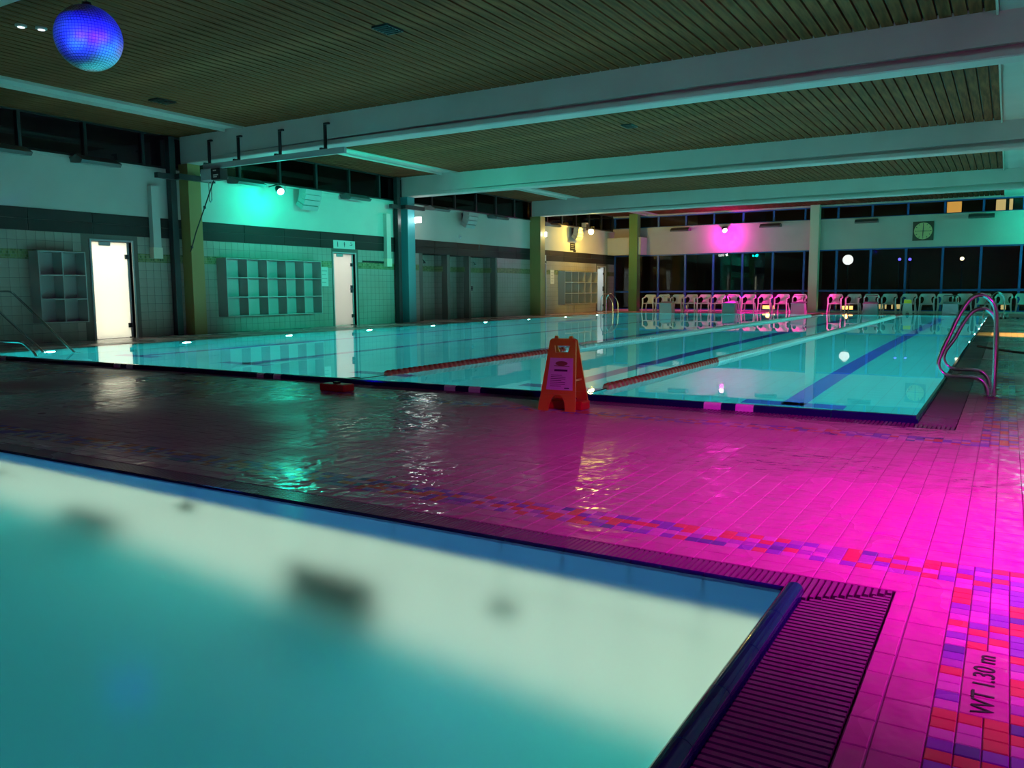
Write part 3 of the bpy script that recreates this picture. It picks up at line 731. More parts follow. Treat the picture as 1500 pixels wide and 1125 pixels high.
# return in the far left corner: beam-like box
MB().box(WX, -15.3, FY-0.8, FY-0.02, 2.72, 3.55).build('corner_box', m_white, wall_far)
# right and back walls beyond the view
wall_right = struct(MB().box(RX, RX+0.2, BY, FY+0.3, -0.1, CEIL).build('wall_right', m_white), 'plain white side wall out of view beyond the deck', 'wall')
wall_back = struct(MB().box(WX, RX, BY-0.2, BY, -0.1, CEIL).build('wall_back', m_white), 'plain wall behind the viewer', 'wall')

# columns
def column(x0, x1, y0, y1, m, label, top=4.03):
    t = MB().box(x0, x1, y0, y1, 0, top).build('column', m, bevel=0.01); struct(t, label, 'column')
    return t
column(WX, -16.72, 13.0, 13.36, m_colmat['yellow'], 'yellow painted column below the hoist beam')
column(WX, -16.72, 21.3, 21.68, m_colmat['teal'], 'blue-green painted column with a white lamp on it')
column(WX, -16.55, 29.8, 30.2, m_colmat['yellow'], 'yellow painted column beside the far lockers')
column(-15.85, -15.42, 37.35, 37.75, m_colmat['green'], 'green painted column in the far corner', CEIL-0.05)
column(-7.58, -7.2, 37.9, 38.28, m_colmat['plain'], 'plain column between the two rows of chairs', CEIL-0.05)
for i, y in enumerate((12.72, 21.05)):
    t = empty('drain_pipe', (WX+0.14, y-0.03, 0)); tag(t, 'dark square drain pipe with a crosspiece beside the ' + ('yellow' if i == 0 else 'blue-green') + ' column', 'pipe', 'dark pipes by the columns')
    MB().box(-0.08, 0.08, -0.08, 0.08, 0, 4.62).build('shaft', m_dark, t, bevel=0.008)
    MB().box(0.08, 0.2, -0.5, 0.08, 3.62, 3.74).box(0.28, 0.40, -0.08, 0.93, 3.62, 3.74).box(0.08, 0.3, -0.06, 0.06, 3.62, 3.74).build('crosspiece', m_dark, t)
    t2 = empty('wall_duct', (WX+0.02, y-0.48, 2.05)); tag(t2, 'pale upright duct on the side wall before the ' + ('yellow' if i == 0 else 'blue-green') + ' column', 'duct', 'pale ducts by the columns')
    MB().box(-0.02, 0.12, -0.1, 0.1, 0, 1.4).build('duct_body', m_white, t2); MB().box(-0.02, 0.13, -0.12, 0.12, -0.25, 0.0).build('duct_foot', m_colmat['plain'], t2)

# ------------------------------------------------------------------ doors with lit rooms behind
def room(a, b, watts, color):
    mb = MB(); x0, x1 = WX-2.2, WX-0.25
    mb.box(x0-0.05, x0, a-0.6, b+0.6, 0, 2.6); mb.box(x0, x1, a-0.65, a-0.6, 0, 2.6); mb.box(x0, x1, b+0.6, b+0.65, 0, 2.6); mb.box(x0, x1, a-0.6, b+0.6, 2.6, 2.65); mb.box(x0, x1, a-0.6, b+0.6, -0.05, 0)
    o = mb.build('lit_passage', m_white); struct(o, 'bright white passage behind the door near ' + str(round(a)) + ' metres along the wall', 'room')
    l = point('passage_light', (WX-1.0, (a+b)/2, 2.3), color, watts, 0.2); return o
for a, b in doors: pass
room(*doors[0], 420, (1, 0.98, 0.88)); room(*doors[1], 150, (0.95, 0.98, 1.0)); room(*doors[2], 110, (0.8, 0.9, 1.0)); room(*doors[3], 60, (0.75, 0.88, 1.0))
def door(i, a, b, label, hinge_far=True, handle=False, open_deg=0.0):
    t = empty('door_%d' % i, (WX, (a+b)/2, 0)); struct(t, label, 'door'); h = (b-a)/2
    mb = MB(); mb.box(-0.2, 0.02, -h-0.04, -h, 0, DZ+0.04); mb.box(-0.2, 0.02, h, h+0.04, 0, DZ+0.04); mb.box(-0.2, 0.02, -h, h, DZ, DZ+0.04); mb.build('frame', m_grey, t)
    lf = empty('leaf', (-0.1, h-0.01 if hinge_far else -h+0.01, 0)); lf.parent = t; lf.rotation_euler = (0, 0, math.radians(open_deg))
    s = -1 if hinge_far else 1; w = 2*h-0.02
    MB().box(-0.006, 0.006, min(0, s*w), max(0, s*w), 0.02, DZ-0.01).build('glass', m_frost, lf)
    for z in (0.28, 1.82): MB().box(-0.03, 0.03, min(s*0.02, s*0.11), max(s*0.02, s*0.11), z-0.05, z+0.05).build('hinge', m_dark, lf)
    MB().box(-0.03, 0.03, s*w*0.62-0.13, s*w*0.62+0.13, DZ-0.09, DZ-0.01).build('closer', m_grey, lf)
    MB().box(-0.02, 0.02, min(0, s*0.05), max(0, s*0.05), 0.02, DZ-0.01).build('stile', m_grey, lf)
    if handle:
        MB().box(0.006, 0.03, s*0.08-0.05, s*0.08+0.05, 0.98, 1.2).build('lock_plate', m_dark, lf)
        MB().tube(rounded([(0.03, s*0.08, 1.09), (0.08, s*0.08, 1.09), (0.08, s*0.24, 1.09)], 0.03), 0.012, 8).build('handle', m_steel, lf)
    return t
door(1, *doors[0], 'glowing frosted glass door beside the small locker unit')
door(2, *doors[1], 'frosted glass door with lock plate beside the teal-lit lockers', True, True)
door(3, *doors[2], 'lit frosted door just past the far yellow column', True, False)
door(4, *doors[3], 'frosted door with lock beside the yellow-lit lockers', True, True)
# pictogram signs above doors
def figure(mb, y, z, k):
    mb.lathe([(0.018, 0.0), (0.018, 0.003)], 10, axis='X', at=(0.012, y, z+0.065))
    if k == 0: mb.box(0.012, 0.015, y-0.016, y+0.016, z-0.01, z+0.045); mb.box(0.012, 0.015, y-0.014, y-0.002, z-0.07, z-0.01); mb.box(0.012, 0.015, y+0.004, y+0.016, z-0.07, z-0.01)
    elif k == 1: mb.quad((0.015, y-0.03, z+0.045), (0.015, y+0.03, z+0.045), (0.015, y+0.006, z-0.075), (0.015, y-0.006, z-0.075))
    else: mb.box(0.012, 0.015, y-0.05, y+0.05, z-0.012, z+0.004); mb.box(0.012, 0.015, y+0.02, y+0.06, z+0.004, z+0.03)
for i, (a, b) in enumerate(((18.17, 19.1), (30.35, 31.16))):
    t = empty('door_sign', (WX+0.014, (a+b)/2, 2.4)); tag(t, 'white sign with three dark figures over the door ' + ('beside the teal-lit lockers' if i == 0 else 'past the far yellow column'), 'sign', 'pictogram signs over doors'); w = (b-a)/2
    MB().box(0, 0.012, -w, w, -0.12, 0.12).build('plate', m_plastic, t)
    for k in range(3):
        mb = MB(); figure(mb, (-0.62+0.62*k)*w, 0.0, k); mb.build('pictogram', m_ink, t)

# lockers: open cubbies
def cubby(a, b, n, label):
    t = empty('locker_shelf', (WX, (a+b)/2, 0.40)); tag(t, label, 'shelf'); h = (b-a)/2; d, H, th = 0.35, 1.47, 0.022
    MB().box(0, 0.01, -h, h, 0, H).build('back_panel', m_cub, t)
    for s in (-1, 1): MB().box(0, d, s*h-th/2, s*h+th/2, 0, H).build('side_panel', m_cub, t)
    for k in range(1, n):
        y = -h+2*h*k/n; MB().box(0.01, d-0.004, y-th/2, y+th/2, th, H-th).build('divider', m_cub, t)
    for k in range(4):
        z = H*k/3; z = min(max(z, th/2), H-th/2); MB().box(0.01, d-0.002, -h+th/2, h-th/2, z-th/2, z+th/2).build('shelf_board', m_cub, t)
    return t
cubby(9.36, 10.33, 2, 'dark small locker shelf of six open boxes beside the glowing door')
cubby(14.0, 17.3, 5, 'teal-lit locker shelf of fifteen open boxes under the teal spot')
cubby(32.3, 35.65, 5, 'yellow-lit locker shelf of fifteen open boxes under the yellow spot')
t = empty('coat_rail', (WX, 19.95, 1.93)); tag(t, 'dark coat rail above the green border beside the second door', 'rail')
MB().box(0, 0.02, -0.5, 0.5, -0.03, 0.03).build('board', m_dark, t)
for k in range(6): MB().tube(rounded([(0.02, -0.42+k*0.168, 0), (0.08, -0.42+k*0.168, -0.01), (0.08, -0.42+k*0.168, 0.03)], 0.02), 0.007, 6).build('hook', m_dark, t)
def notice(y, z, w, h, m, label, lines_=4, x=WX+0.002):
    t = empty('wall_notice', (x, y, z)); tag(t, label, 'notice')
    MB().box(0, 0.008, -w/2, w/2, -h/2, h/2).build('sheet', m, t)
    for k in range(lines_):
        zz = h/2-h*(k+1)/(lines_+1); MB().box(0.008, 0.0095, -w*0.36, w*(0.36 if k % 2 == 0 else 0.2), zz-h*0.025, zz+h*0.025).build('print_line', m_cub if m is not m_strip else m_grey, t)
notice(17.78, 1.45, 0.3, 0.55, m_plastic, 'pale notice sheet between the teal-lit lockers and the second door')
notice(21.95, 1.75, 0.22, 0.9, m_plastic, 'tall pale notice behind the blue-green column')
notice(31.75, 1.6, 0.34, 0.6, m_plastic, 'pale notice between the far door and the yellow-lit lockers')
notice(33.7, 2.98, 0.5, 0.34, m_strip, 'dark panel under the loudspeaker above the yellow-lit lockers', 3)
notice(33.9, 2.74+0.06, 0.26, 0.1, m_strip, 'little dark plate below the dark panel over the yellow-lit lockers', 1)

# column lamps (lit exit boxes)
for i, y in enumerate((21.72, 30.24)):
    t = empty('exit_lamp', (-16.9, y, 3.32)); tag(t, 'glowing white box lamp on the ' + ('blue-green' if i == 0 else 'yellow') + ' column', 'lamp', 'white lamps on the columns')
    MB().box(-0.05, 0.05, -0.04, 0.03, -0.03, 0.03).build('bracket', m_grey, t)
    MB().box(0.02, 0.40, -0.03, 0.03, -0.09, 0.09).build('diffuser', e_white, t, bevel=0.01)
    MB().box(0.02, 0.40, -0.035, 0.035, 0.09, 0.10).build('cap', m_plastic, t)
    point('exit_light', (-16.35, y-0.12, 3.32), (0.9, 1, 0.95), 12, 0.08)

# wall luminaires (unlit wing-shaped floods)
def luminaire(loc, rz, label, group):
    t = empty('wall_floodlight', loc, rz); tag(t, label, 'light', group)   # local +X out of the wall
    MB().box(0, 0.12, -0.06, 0.06, -0.12, 0.0).build('bracket', m_dark, t)
    poly = [(0.06, -0.02), (0.10, -0.13), (0.46, -0.16), (0.52, -0.10), (0.30, 0.02)]
    MB().prism(poly, lambda u, v, d: (u, d, v), -0.45, 0.45).build('housing', m_lum, t)
    MB().quad((0.12, -0.38, -0.136), (0.12, 0.38, -0.136), (0.45, 0.38, -0.163), (0.45, -0.38, -0.163)).build('reflector_glass', m_steel, t)
    return t
nths = ('nearest', 'second', 'third', 'fourth', 'fifth', 'sixth', 'seventh', 'eighth')
for i, y in enumerate((8.85, 10.75, 14.8, 18.9, 23.0, 26.9, 31.2)):
    luminaire((WX, y, 3.86), 0, f'unlit wing-shaped floodlight on the locker wall, {nths[i]} from the viewer', 'floodlights on the locker wall')
for i, x in enumerate((-13.5, -9.3, -5.3, -1.07)):
    luminaire((x, FY, 3.92), -math.pi/2, f'unlit wing-shaped floodlight on the far wall, {("first", "second", "third", "fourth")[i]} from the far corner', 'floodlights on the far wall')

# loudspeakers
def speaker(y, label):
    t = empty('line_speaker', (WX, y, 3.52)); tag(t, label, 'speaker', 'line loudspeakers on the wall')
    MB().box(0.001, 0.3, -0.05, 0.05, 0.22, 0.28).box(0.001, 0.04, -0.04, 0.04, 0.0, 0.24).build('bracket', m_dark, t)
    for k in range(4):
        a = math.radians(12+k*7); x0, z0 = 0.36-0.015*k*k*0.9, 0.24-0.125*k
        c, s = math.cos(a), math.sin(a)
        def fn(u, v, d, x0=x0, z0=z0, c=c, s=s): return (x0+u*c+v*s, d, z0-u*s+v*c)
        MB().prism([(-0.12, -0.058), (0.14, -0.066), (0.14, 0.066), (-0.12, 0.058)], fn, -0.3, 0.3).build('cabinet', m_spk, t)
    return t
speaker(16.95, 'pale line loudspeaker beside the teal spot'); speaker(24.9, 'pale line loudspeaker above the shower recesses'); speaker(33.65, 'pale line loudspeaker beside the yellow spot')
t = empty('wall_sensor', (WX, 24.72, 2.96)); tag(t, 'small round sensor below the loudspeaker above the showers', 'sensor')
MB().lathe([(0.07, 0), (0.07, 0.03), (0.04, 0.05)], 14, axis='X').build('base', m_plastic, t); MB().lathe([(0.035, 0.05), (0.02, 0.065)], 12, axis='X').build('dome', m_grey, t)

# stage spots
def stage_spot(loc, aim, m, label, r=0.1, wall=None):
    t = empty('stage_spot', loc); tag(t, label, 'spotlight')
    q = (Vector(aim)-Vector(loc)).to_track_quat('Z', 'Y')
    c = MB().lathe([(r*0.55, -0.26), (r*0.8, -0.24), (r, -0.12), (r, 0.02), (r*0.92, 0.02), (r*0.9, 0.0)], 18).build('can', m_black, t); c.rotation_euler = q.to_euler()
    l = MB().lathe([(r*0.9, -0.01), (r*0.9, 0.006), (r*0.5, 0.016)], 18).build('lens', m, t); l.rotation_euler = q.to_euler()
    side = Vector((0, 0, 1)).cross(Vector(aim)-Vector(loc)).normalized()*(r+0.015)
    w = Vector(wall) if wall else Vector((0, 0, 0.35))
    MB().tube([side*1, side+Vector((0, 0, 0.2)), -side+Vector((0, 0, 0.2)), -side], 0.008, 6).build('yoke', m_black, t)
    MB().tube([(0, 0, 0.2), (w.x, w.y, w.z)], 0.015, 6).build('arm', m_black, t)
    return t
stage_spot((-16.3, 15.5, 3.60), (-14.0, 14.4, 2.3), e_teal, 'teal stage spotlight on the wall above the lockers', wall=(-0.75, 0.3, 0.2))
stage_spot((-16.15, 33.75, 3.62), (-12.0, 27.0, 2.5), e_yel, 'bright yellow stage spotlight in the far corner', 0.13, wall=(-0.9, 0.5, 0.2))
stage_spot((-11.35, 37.95, 3.72), (-9.0, 34.0, 1.5), e_mag, 'magenta stage spotlight on the far white band', 0.12, wall=(0, 0.35, 0.2))
t = empty('speaker_box', (WX+0.12, 34.75, 3.75)); tag(t, 'small amber-lit box loudspeaker beside the yellow spot', 'speaker')
MB().box(-0.12, 0.1, -0.12, 0.12, -0.02, 0.36).build('cabinet', m_colmat['plain'], t); MB().box(0.1, 0.106, -0.09, 0.09, 0.02, 0.3).build('grille', m_dark, t)

# wall clock on the far band
t = empty('wall_clock', (-3.15, FY, 3.37)); tag(t, 'square dark clock board with a round dial on the far wall', 'clock')
MB().box(-0.39, 0.39, -0.06, 0, -0.39, 0.39).build('board', m_clockb, t)
MB().lathe([(0.34, 0), (0.34, -0.015), (0.32, -0.02)], 36, axis='Y', at=(0, -0.06, 0)).build('dial', m_clock, t)
for k in range(12):
    a = k*math.pi/6; c, s = math.sin(a), math.cos(a)
    MB().prism([(-0.012, 0.26), (0.012, 0.26), (0.012, 0.31), (-0.012, 0.31)], lambda u, v, d, c=c, s=s: (u*s+v*c, -0.082+d, v*s-u*c), -0.003, 0.002).build('hour_mark', m_ink, t)
for a, L, w in ((0.02, 0.28, 0.016), (math.pi/2+0.03, 0.27, 0.013), (math.pi+0.02, 0.24, 0.016), (-math.pi/2, 0.26, 0.012)):
    c, s = math.sin(a), math.cos(a)
    MB().prism([(-w, 0), (w, 0), (w*0.6, L), (-w*0.6, L)], lambda u, v, d, c=c, s=s: (u*s+v*c, -0.088+d, v*s-u*c), -0.003, 0.003).build('hand', m_ink, t)

# ------------------------------------------------------------------ hoist rail on the near beam
t = empty('hoist_rail', (-13.8, 12.86, 3.86)); tag(t, 'grey hoist rail hung on four brackets below the near beam', 'rail')
MB().box(-2.15, 2.15, -0.035, 0.035, -0.06, 0.06).build('rail_bar', m_grey, t)
for X in (-16.25, -14.92, -13.62, -12.3):
    x = X+13.8
    if abs(x) > 2.1: x = math.copysign(2.1, x)
    MB().box(x-0.03, x+0.03, 0.10, 0.14, -0.05+0.1, 0.62).box(x-0.03, x+0.03, -0.03, 0.14, 0.06, 0.10).box(x-0.02, x+0.12, 0.09, 0.14, 0.58, 0.62).build('bracket', m_dark, t)
t = empty('chain_hoist', (-15.62, 12.86, 3.66)); tag(t, 'grey chain hoist box hanging from the rail end with a black cable', 'hoist')
MB().box(-0.32, 0.02, -0.12, 0.12, -0.12, 0.14).build('motor_box', m_grey, t, bevel=0.015); MB().box(0.02, 0.32, -0.11, 0.11, -0.12, 0.13).build('label_box', m_black, t, bevel=0.01)
MB().box(-0.02, 0.02, -0.05, 0.05, 0.135, 0.139).build('trolley', m_dark, t)
for z, w in ((0.08, 0.1), (-0.02, 0.16), (-0.06, 0.12)): MB().box(0.1, 0.1+w, -0.114, -0.11, z-0.012, z+0.012).build('print_mark', m_plastic, t)
MB().tube([(-0.1, 0, -0.12), (-0.12, 0.0, -0.55), (-0.16, 0, -0.6), (-0.2, 0, -0.55), (-0.2, 0, -0.12)], 0.01, 6).build('chain', m_steel, t)
MB().tube([(0.0, -0.02, -0.12), (-0.35, -0.02, -0.7), (-0.72, 0.0, -1.25), (-0.98, 0.06, -1.62), (-1.12, 0.13, -1.68)], 0.014, 6).build('cable', m_black, t)
for q in ((-0.35, -0.02, -0.7), (-0.95, 0.05, -1.58)): MB().lathe([(0.03, -0.03), (0.03, 0.03)], 8, at=q, axis='Z').build('clamp', m_black, t)

# ------------------------------------------------------------------ mirror ball
t = empty('mirror_ball', (-9.35, 6.0, 3.96)); tag(t, 'large mirror ball glowing blue under the ceiling', 'mirror ball'); R = 0.365
MB().lathe([(R*math.sin(math.pi*i/24)+0.0005, -(R-0.008)*math.cos(math.pi*i/24)) for i in range(25)], 40).build('core', m_dark, t)
mb = MB(); nl = 34
for i in range(nl):
    a0, a1 = math.pi*(i+0.06)/nl, math.pi*(i+0.94)/nl; rm = math.sin((a0+a1)/2); nk = max(4, int(2*nl*rm))
    for k in range(nk):
        b0, b1 = 2*math.pi*(k+0.05)/nk, 2*math.pi*(k+0.95)/nk
        q = [Vector((math.sin(a)*math.cos(b), math.sin(a)*math.sin(b), math.cos(a)))*R*1.004 for a, b in ((a1, b0), (a1, b1), (a0, b1), (a0, b0))]
        mb.quad(*q)
o = mb.build('mirror_facet', m_mirror, t); o['kind'] = 'stuff'
MB().lathe([(0.05, 0.0), (0.05, 0.04), (0.02, 0.05)], 12, at=(0, 0, R-0.005)).build('cap', m_dark, t)
MB().tube([(0, 0, R+0.03), (0, 0, CEIL-3.96-0.12)], 0.006, 6).build('hanger', m_dark, t); MB().lathe([(0.06, -0.12), (0.06, -0.05)], 12, at=(0, 0, CEIL-3.96)).build('motor', m_dark, t)

# ------------------------------------------------------------------ plastic armchairs
def make_chair():
    t = empty('armchair')                                     # front towards -Y
    seat = MB(); n = 8
    for i in range(n+1):
        y = -0.23+0.44*i/n; z = 0.42-0.02*math.sin(math.pi*i/n)+(0.012 if i == n else 0); w = 0.225-0.02*i/n
        seat.v += [(-w, y, z), (w, y, z), (-w, y, z-0.025), (w, y, z-0.025)]
    for i in range(n):
        b = 4*i; seat.f += [(b, b+1, b+5, b+4), (b+2, b+6, b+7, b+3), (b, b+4, b+6, b+2), (b+1, b+3, b+7, b+5)]
    seat.f += [(0, 2, 3, 1), (4*n, 4*n+1, 4*n+3, 4*n+2)]
    seat.build('seat', m_plastic, t)
    # backrest: panel from the seat to the top, flaring into the top rail
    bk = MB(); rows = [(0.41, 0.19, 0.20), (0.48, 0.15, 0.225), (0.58, 0.125, 0.25), (0.66, 0.15, 0.268), (0.70, 0.23, 0.272), (0.76, 0.265, 0.285), (0.80, 0.21, 0.29)]
    for z, w, y in rows:
        for k in range(5):
            u = -1+k*0.5; cy = y-abs(u)**2*0.09*(w/0.25)**2
            bk.v += [(u*w, cy-0.011, z), (u*w, cy+0.011, z)]
    for i in range(len(rows)-1):
        for k in range(4):
            a = i*10+2*k; bk.f += [(a, a+2, a+12, a+10), (a+1, a+11, a+13, a+3)]
        a = i*10; bk.f += [(a, a+10, a+11, a+1), (a+8, a+9, a+19, a+18)]
    e = (len(rows)-1)*10
    for k in range(4): bk.f += [(2*k, 2*k+1, 2*k+3, 2*k+2), (e+2*k, e+2*k+2, e+2*k+3, e+2*k+1)]
    bk.build('backrest', m_plastic, t)
    for s in (-1, 1):
        arm = MB(); path = [(0.25, -0.22, 0.61), (0.268, -0.12, 0.635), (0.275, 0.0, 0.645), (0.268, 0.1, 0.665), (0.245, 0.19, 0.71), (0.20, 0.235, 0.755)]
        hw = [0.022, 0.028, 0.028, 0.024, 0.02, 0.02]; hh = [0.012, 0.012, 0.013, 0.022, 0.032, 0.03]
        for (x, y, z), a, h in zip(path, hw, hh): arm.v += [(s*(x-a), y, z-h), (s*(x+a), y, z-h), (s*(x+a), y, z+h), (s*(x-a), y, z+h)]
        for i in range(len(path)-1):
            for k in range(4): arm.f.append((4*i+k, 4*i+(k+1) % 4, 4*i+4+(k+1) % 4, 4*i+4+k))
        arm.f += [(0, 1, 2, 3), (4*len(path)-1, 4*len(path)-2, 4*len(path)-3, 4*len(path)-4)]
        arm.build('armrest', m_plastic, t)
        def leg(p, q, r0, r1, mid=None):
            l = MB(); pts = [p]+([mid] if mid else [])+[q]
            for i, c in enumerate(pts):
                r = r0+(r1-r0)*i/(len(pts)-1); l.v += [(c[0]-r, c[1]-r, c[2]), (c[0]+r, c[1]-r, c[2]), (c[0]+r, c[1]+r, c[2]), (c[0]-r, c[1]+r, c[2])]
            for i in range(len(pts)-1):
                for k in range(4): l.f.append((4*i+k, 4*i+(k+1) % 4, 4*i+4+(k+1) % 4, 4*i+4+k))
            l.f += [(3, 2, 1, 0), (4*len(pts)-4, 4*len(pts)-3, 4*len(pts)-2, 4*len(pts)-1)]
            l.build('leg', m_plastic, t)
        leg((s*0.275, -0.27, 0), (s*0.25, -0.22, 0.62), 0.022, 0.026, (s*0.245, -0.225, 0.42))
        leg((s*0.26, 0.29, 0), (s*0.2, 0.2, 0.43), 0.022, 0.028)
    return t
chair0 = make_chair()
CY = 36.0
spots = [(-14.23, 0.06), (-13.56, 0.04), (-12.88, 0.03), (-12.25, 0.0), (-11.62, 0.02), (-10.99, 0.02), (-10.36, 0.35), (-9.64, 0.05), (-8.94, 0.04), (-8.24, -0.04), (-7.52, 0.1),
         (-6.10, 0.05), (-5.40, -0.06), (-4.72, 0.04), (-4.06, 0.0), (-3.35, -0.03), (-2.70, 0.02), (-2.08, 0.08), (-1.43, -0.05), (-0.80, 0.04), (-0.13, -0.06), (0.52, 0.03)]
words_ = ['first', 'second', 'third', 'fourth', 'fifth', 'sixth', 'seventh', 'eighth', 'ninth', 'tenth', 'eleventh']
for i, (x, rz) in enumerate(spots):
    c = chair0 if i == 0 else copy_tree(chair0)
    c.location = (x, CY+(0.0 if i not in (6,) else 0.25), 0); c.rotation_euler = (0, 0, rz+0.0)
    if i < 11: lb = f'white plastic armchair between the far corner and the plain column, {words_[i]} from the corner'
    else: lb = f'white plastic armchair in the row under the clock, {words_[i-11]} from the plain column'
    tag(c, lb, 'chair', 'plastic armchairs along the far wall')

# ------------------------------------------------------------------ starting blocks
def make_block():
    t = empty('starting_block')
    MB().prism([(-0.28, 0.0), (0.28, 0.0), (0.25, 0.40), (-0.25, 0.40)], lambda u, v, d: (u, d, v), -0.2, 0.25).build('pedestal', m_block, t)
    MB().prism([(-0.24, 0.40), (0.30, 0.47), (0.30, 0.50), (-0.24, 0.43)], lambda u, v, d: (d, u, v), -0.27, 0.27).build('platform', m_block, t)
    MB().tube(rounded([(-0.25, 0.05, 0.40), (-0.25, 0.05, 0.74), (0.25, 0.05, 0.74), (0.25, 0.05, 0.40)], 0.05), 0.016, 8).build('grab_rail', m_steel, t)
    return t
b0 = make_block()
for i, x in enumerate((-12.99, -10.18, -7.34, -4.6, -1.83)):
    c = b0 if i == 0 else copy_tree(b0); c.location = (x, 35.0, 0)
    tag(c, f'grey starting block with steel grab rail, {words_[i]} from the locker wall', 'starting block', 'starting blocks at the far end')
# small folding sign among the far chairs
def folding_sign(loc, rz, label, H, wb, wt, dp, mp, top_m=None, sheet=True):
    t = empty('folding_sign', loc, rz); tag(t, label, 'sign')     # front towards -Y
    th = 0.018
    for s, nm in ((-1, 'front_panel'), (1, 'rear_panel')):
        def fn(u, v, d, s=s): return (u, s*(dp*(1-v/H)+0.012+d), v)
        mb = MB(); hw = lambda v: wb/2+(wt/2-wb/2)*v/H
        a = H*0.235; lw = wb*0.27
        # body between the leg arch and the hand hole
        h0, h1 = H*0.80, H*0.90
        mb.prism([(-hw(a), a), (hw(a), a), (hw(h0), h0), (-hw(h0), h0)], fn, -th/2, th/2)
        hx = wt*0.30
        mb.prism([(-hw(h0), h0), (-hx*0.8, h0), (-hx, h1), (-hw(h1), h1)], fn, -th/2, th/2); mb.prism([(hx*0.8, h0), (hw(h0), h0), (hw(h1), h1), (hx, h1)], fn, -th/2, th/2)
        mb.prism([(-hw(h1), h1), (hw(h1), h1), (hw(H*0.975), H*0.975), (hw(H)-0.02, H), (-hw(H)+0.02, H), (-hw(H*0.975), H*0.975)], fn, -th/2, th/2)
        n = 6
        for g in (-1, 1):
            pts = [(g*hw(a), a), (g*hw(0), 0), (g*(hw(0)-lw), 0)]+[(g*(wb/2-lw)*math.cos(math.pi/2*i/n), a*0.98*math.sin(math.pi/2*i/n)) for i in range(1, n+1)]
            for i in range(2, len(pts)-1): mb.prism([pts[0], pts[i], pts[i+1]] if g < 0 else [pts[0], pts[i+1], pts[i]], fn, -th/2, th/2)
            mb.prism([pts[0], pts[1], pts[2]] if g < 0 else [pts[0], pts[2], pts[1]], fn, -th/2, th/2)
        mb.build(nm, mp, t)
        if s < 0 and sheet:
            sh = MB().prism([(-wt*0.47, H*0.29), (wt*0.56, H*0.29), (wt*0.47, H*0.73), (-wt*0.42, H*0.73)], fn, th/2+0.001, th/2+0.003); sh.build('notice_sheet', m_paper, t)
            def bar(u0, u1, v0, v1, m, nm='print_line'): MB().prism([(u0, v0), (u1, v0), (u1, v1), (u0, v1)], fn, th/2+0.003, th/2+0.0045).build(nm, m, t)
            MB().prism([(0.07*math.cos(i*math.pi/8)*0.8+0.01, H*0.655+0.02*math.sin(i*math.pi/8)) for i in range(16)], fn, th/2+0.003, th/2+0.004).build('emblem', m_inkg, t)
            bar(-0.055, 0.085, H*0.615, H*0.625, m_inkg); bar(-0.05, 0.07, H*0.545, H*0.572, m_ink)
            for k in range(7): bar(-wt*0.33, wt*(0.25 if k % 3 else 0.1), H*(0.49-0.025*k), H*(0.497-0.025*k), m_ink)
            bar(0.055, 0.1, H*0.31, H*0.325, m_ink)
        if top_m and s < 0:
            MB().prism([(-hw(H*0.72), H*0.72), (hw(H*0.72), H*0.72), (hw(H*0.95), H*0.95), (-hw(H*0.95), H*0.95)], fn, th/2+0.001, th/2+0.004).build('warning_field', top_m, t)
    for x in (-wt*0.28, wt*0.28): MB().lathe([(0.016, -0.014), (0.016, 0.014)], 10, axis='X', at=(x, 0, H+0.006)).build('hinge_knob', mp, t)
    zb = H*0.42; MB().box(wt*0.5, wt*0.5+0.012, -dp*(1-zb/H), dp*(1-zb/H), zb-0.008, zb+0.008).build('brace', mp, t)
    return t
folding_sign((-3.20, 6.17, 0.0), 0.06, 'orange folding floor sign with a printed notice standing by the pool rim', 0.60, 0.34, 0.235, 0.14, m_orange)
folding_sign((-3.33, 35.45, 0.0), 0.0, 'little pale folding sign with a yellow top among the far chairs', 0.6, 0.34, 0.26, 0.12, m_plastic, m_yel, False)
# red buoy boxes on the deck by the ropes
for x, l_ in ((-5.82, 'red rope anchor box lying alone on the wet deck'), (-3.17, 'red rope anchor box lying under the orange folding sign')):
    t = empty('anchor_box', (x, 6.2, 0)); tag(t, l_, 'anchor box', 'red anchor boxes on the deck')
    MB().box(-0.165, 0.165, -0.08, 0.08, 0.0, 0.075).build('box_body', m_red, t, bevel=0.012); MB().box(-0.03, 0.03, -0.03, 0.03, 0.075, 0.095).build('knob', m_dark, t, bevel=0.006)

# ------------------------------------------------------------------ handrails
def loop_rail(Y, dz, label, top):
    k = top/0.94
    pts = [(-0.11, 0.0), (-0.13, 0.10), (-0.20, 0.172), (-0.34, 0.184), (-0.46, 0.19), (-0.525, 0.26), (-0.52, 0.36), (-0.445, 0.575*k), (-0.372, 0.765*k), (-0.296, 0.90*k), (-0.205, 0.94*k), (-0.12, 0.875*k), (-0.082, 0.75*k), (-0.073, 0.45), (-0.066, 0.0)]
    t = empty('handrail', (-0.08, Y, 0)); tag(t, label, 'handrail')
    # resample smoothly
    P = [Vector((x+0.08, 0, z)) for x, z in pts]; out = []
    for i in range(len(P)-1):
        a, b, c, d = P[max(i-1, 0)], P[i], P[i+1], P[min(i+2, len(P)-1)]
        for s in range(5):
            u = s/5; out.append(0.5*((2*b)+(c-a)*u+(2*a-5*b+4*c-d)*u*u+(3*b-3*c+d-a)*u**3))
    out.append(P[-1])
    MB().tube(out, 0.02, 12).build('tube', m_steel, t, smooth=True)
    MB().lathe([(0.045, 0.0), (0.045, 0.012), (0.022, 0.02)], 16, at=(-0.03, 0, 0)).build('foot_plate', m_steel, t, smooth=True); MB().lathe([(0.045, 0.0), (0.045, 0.012), (0.022, 0.02)], 16, at=(0.014, 0, 0)).build('foot_plate', m_steel, t, smooth=True)
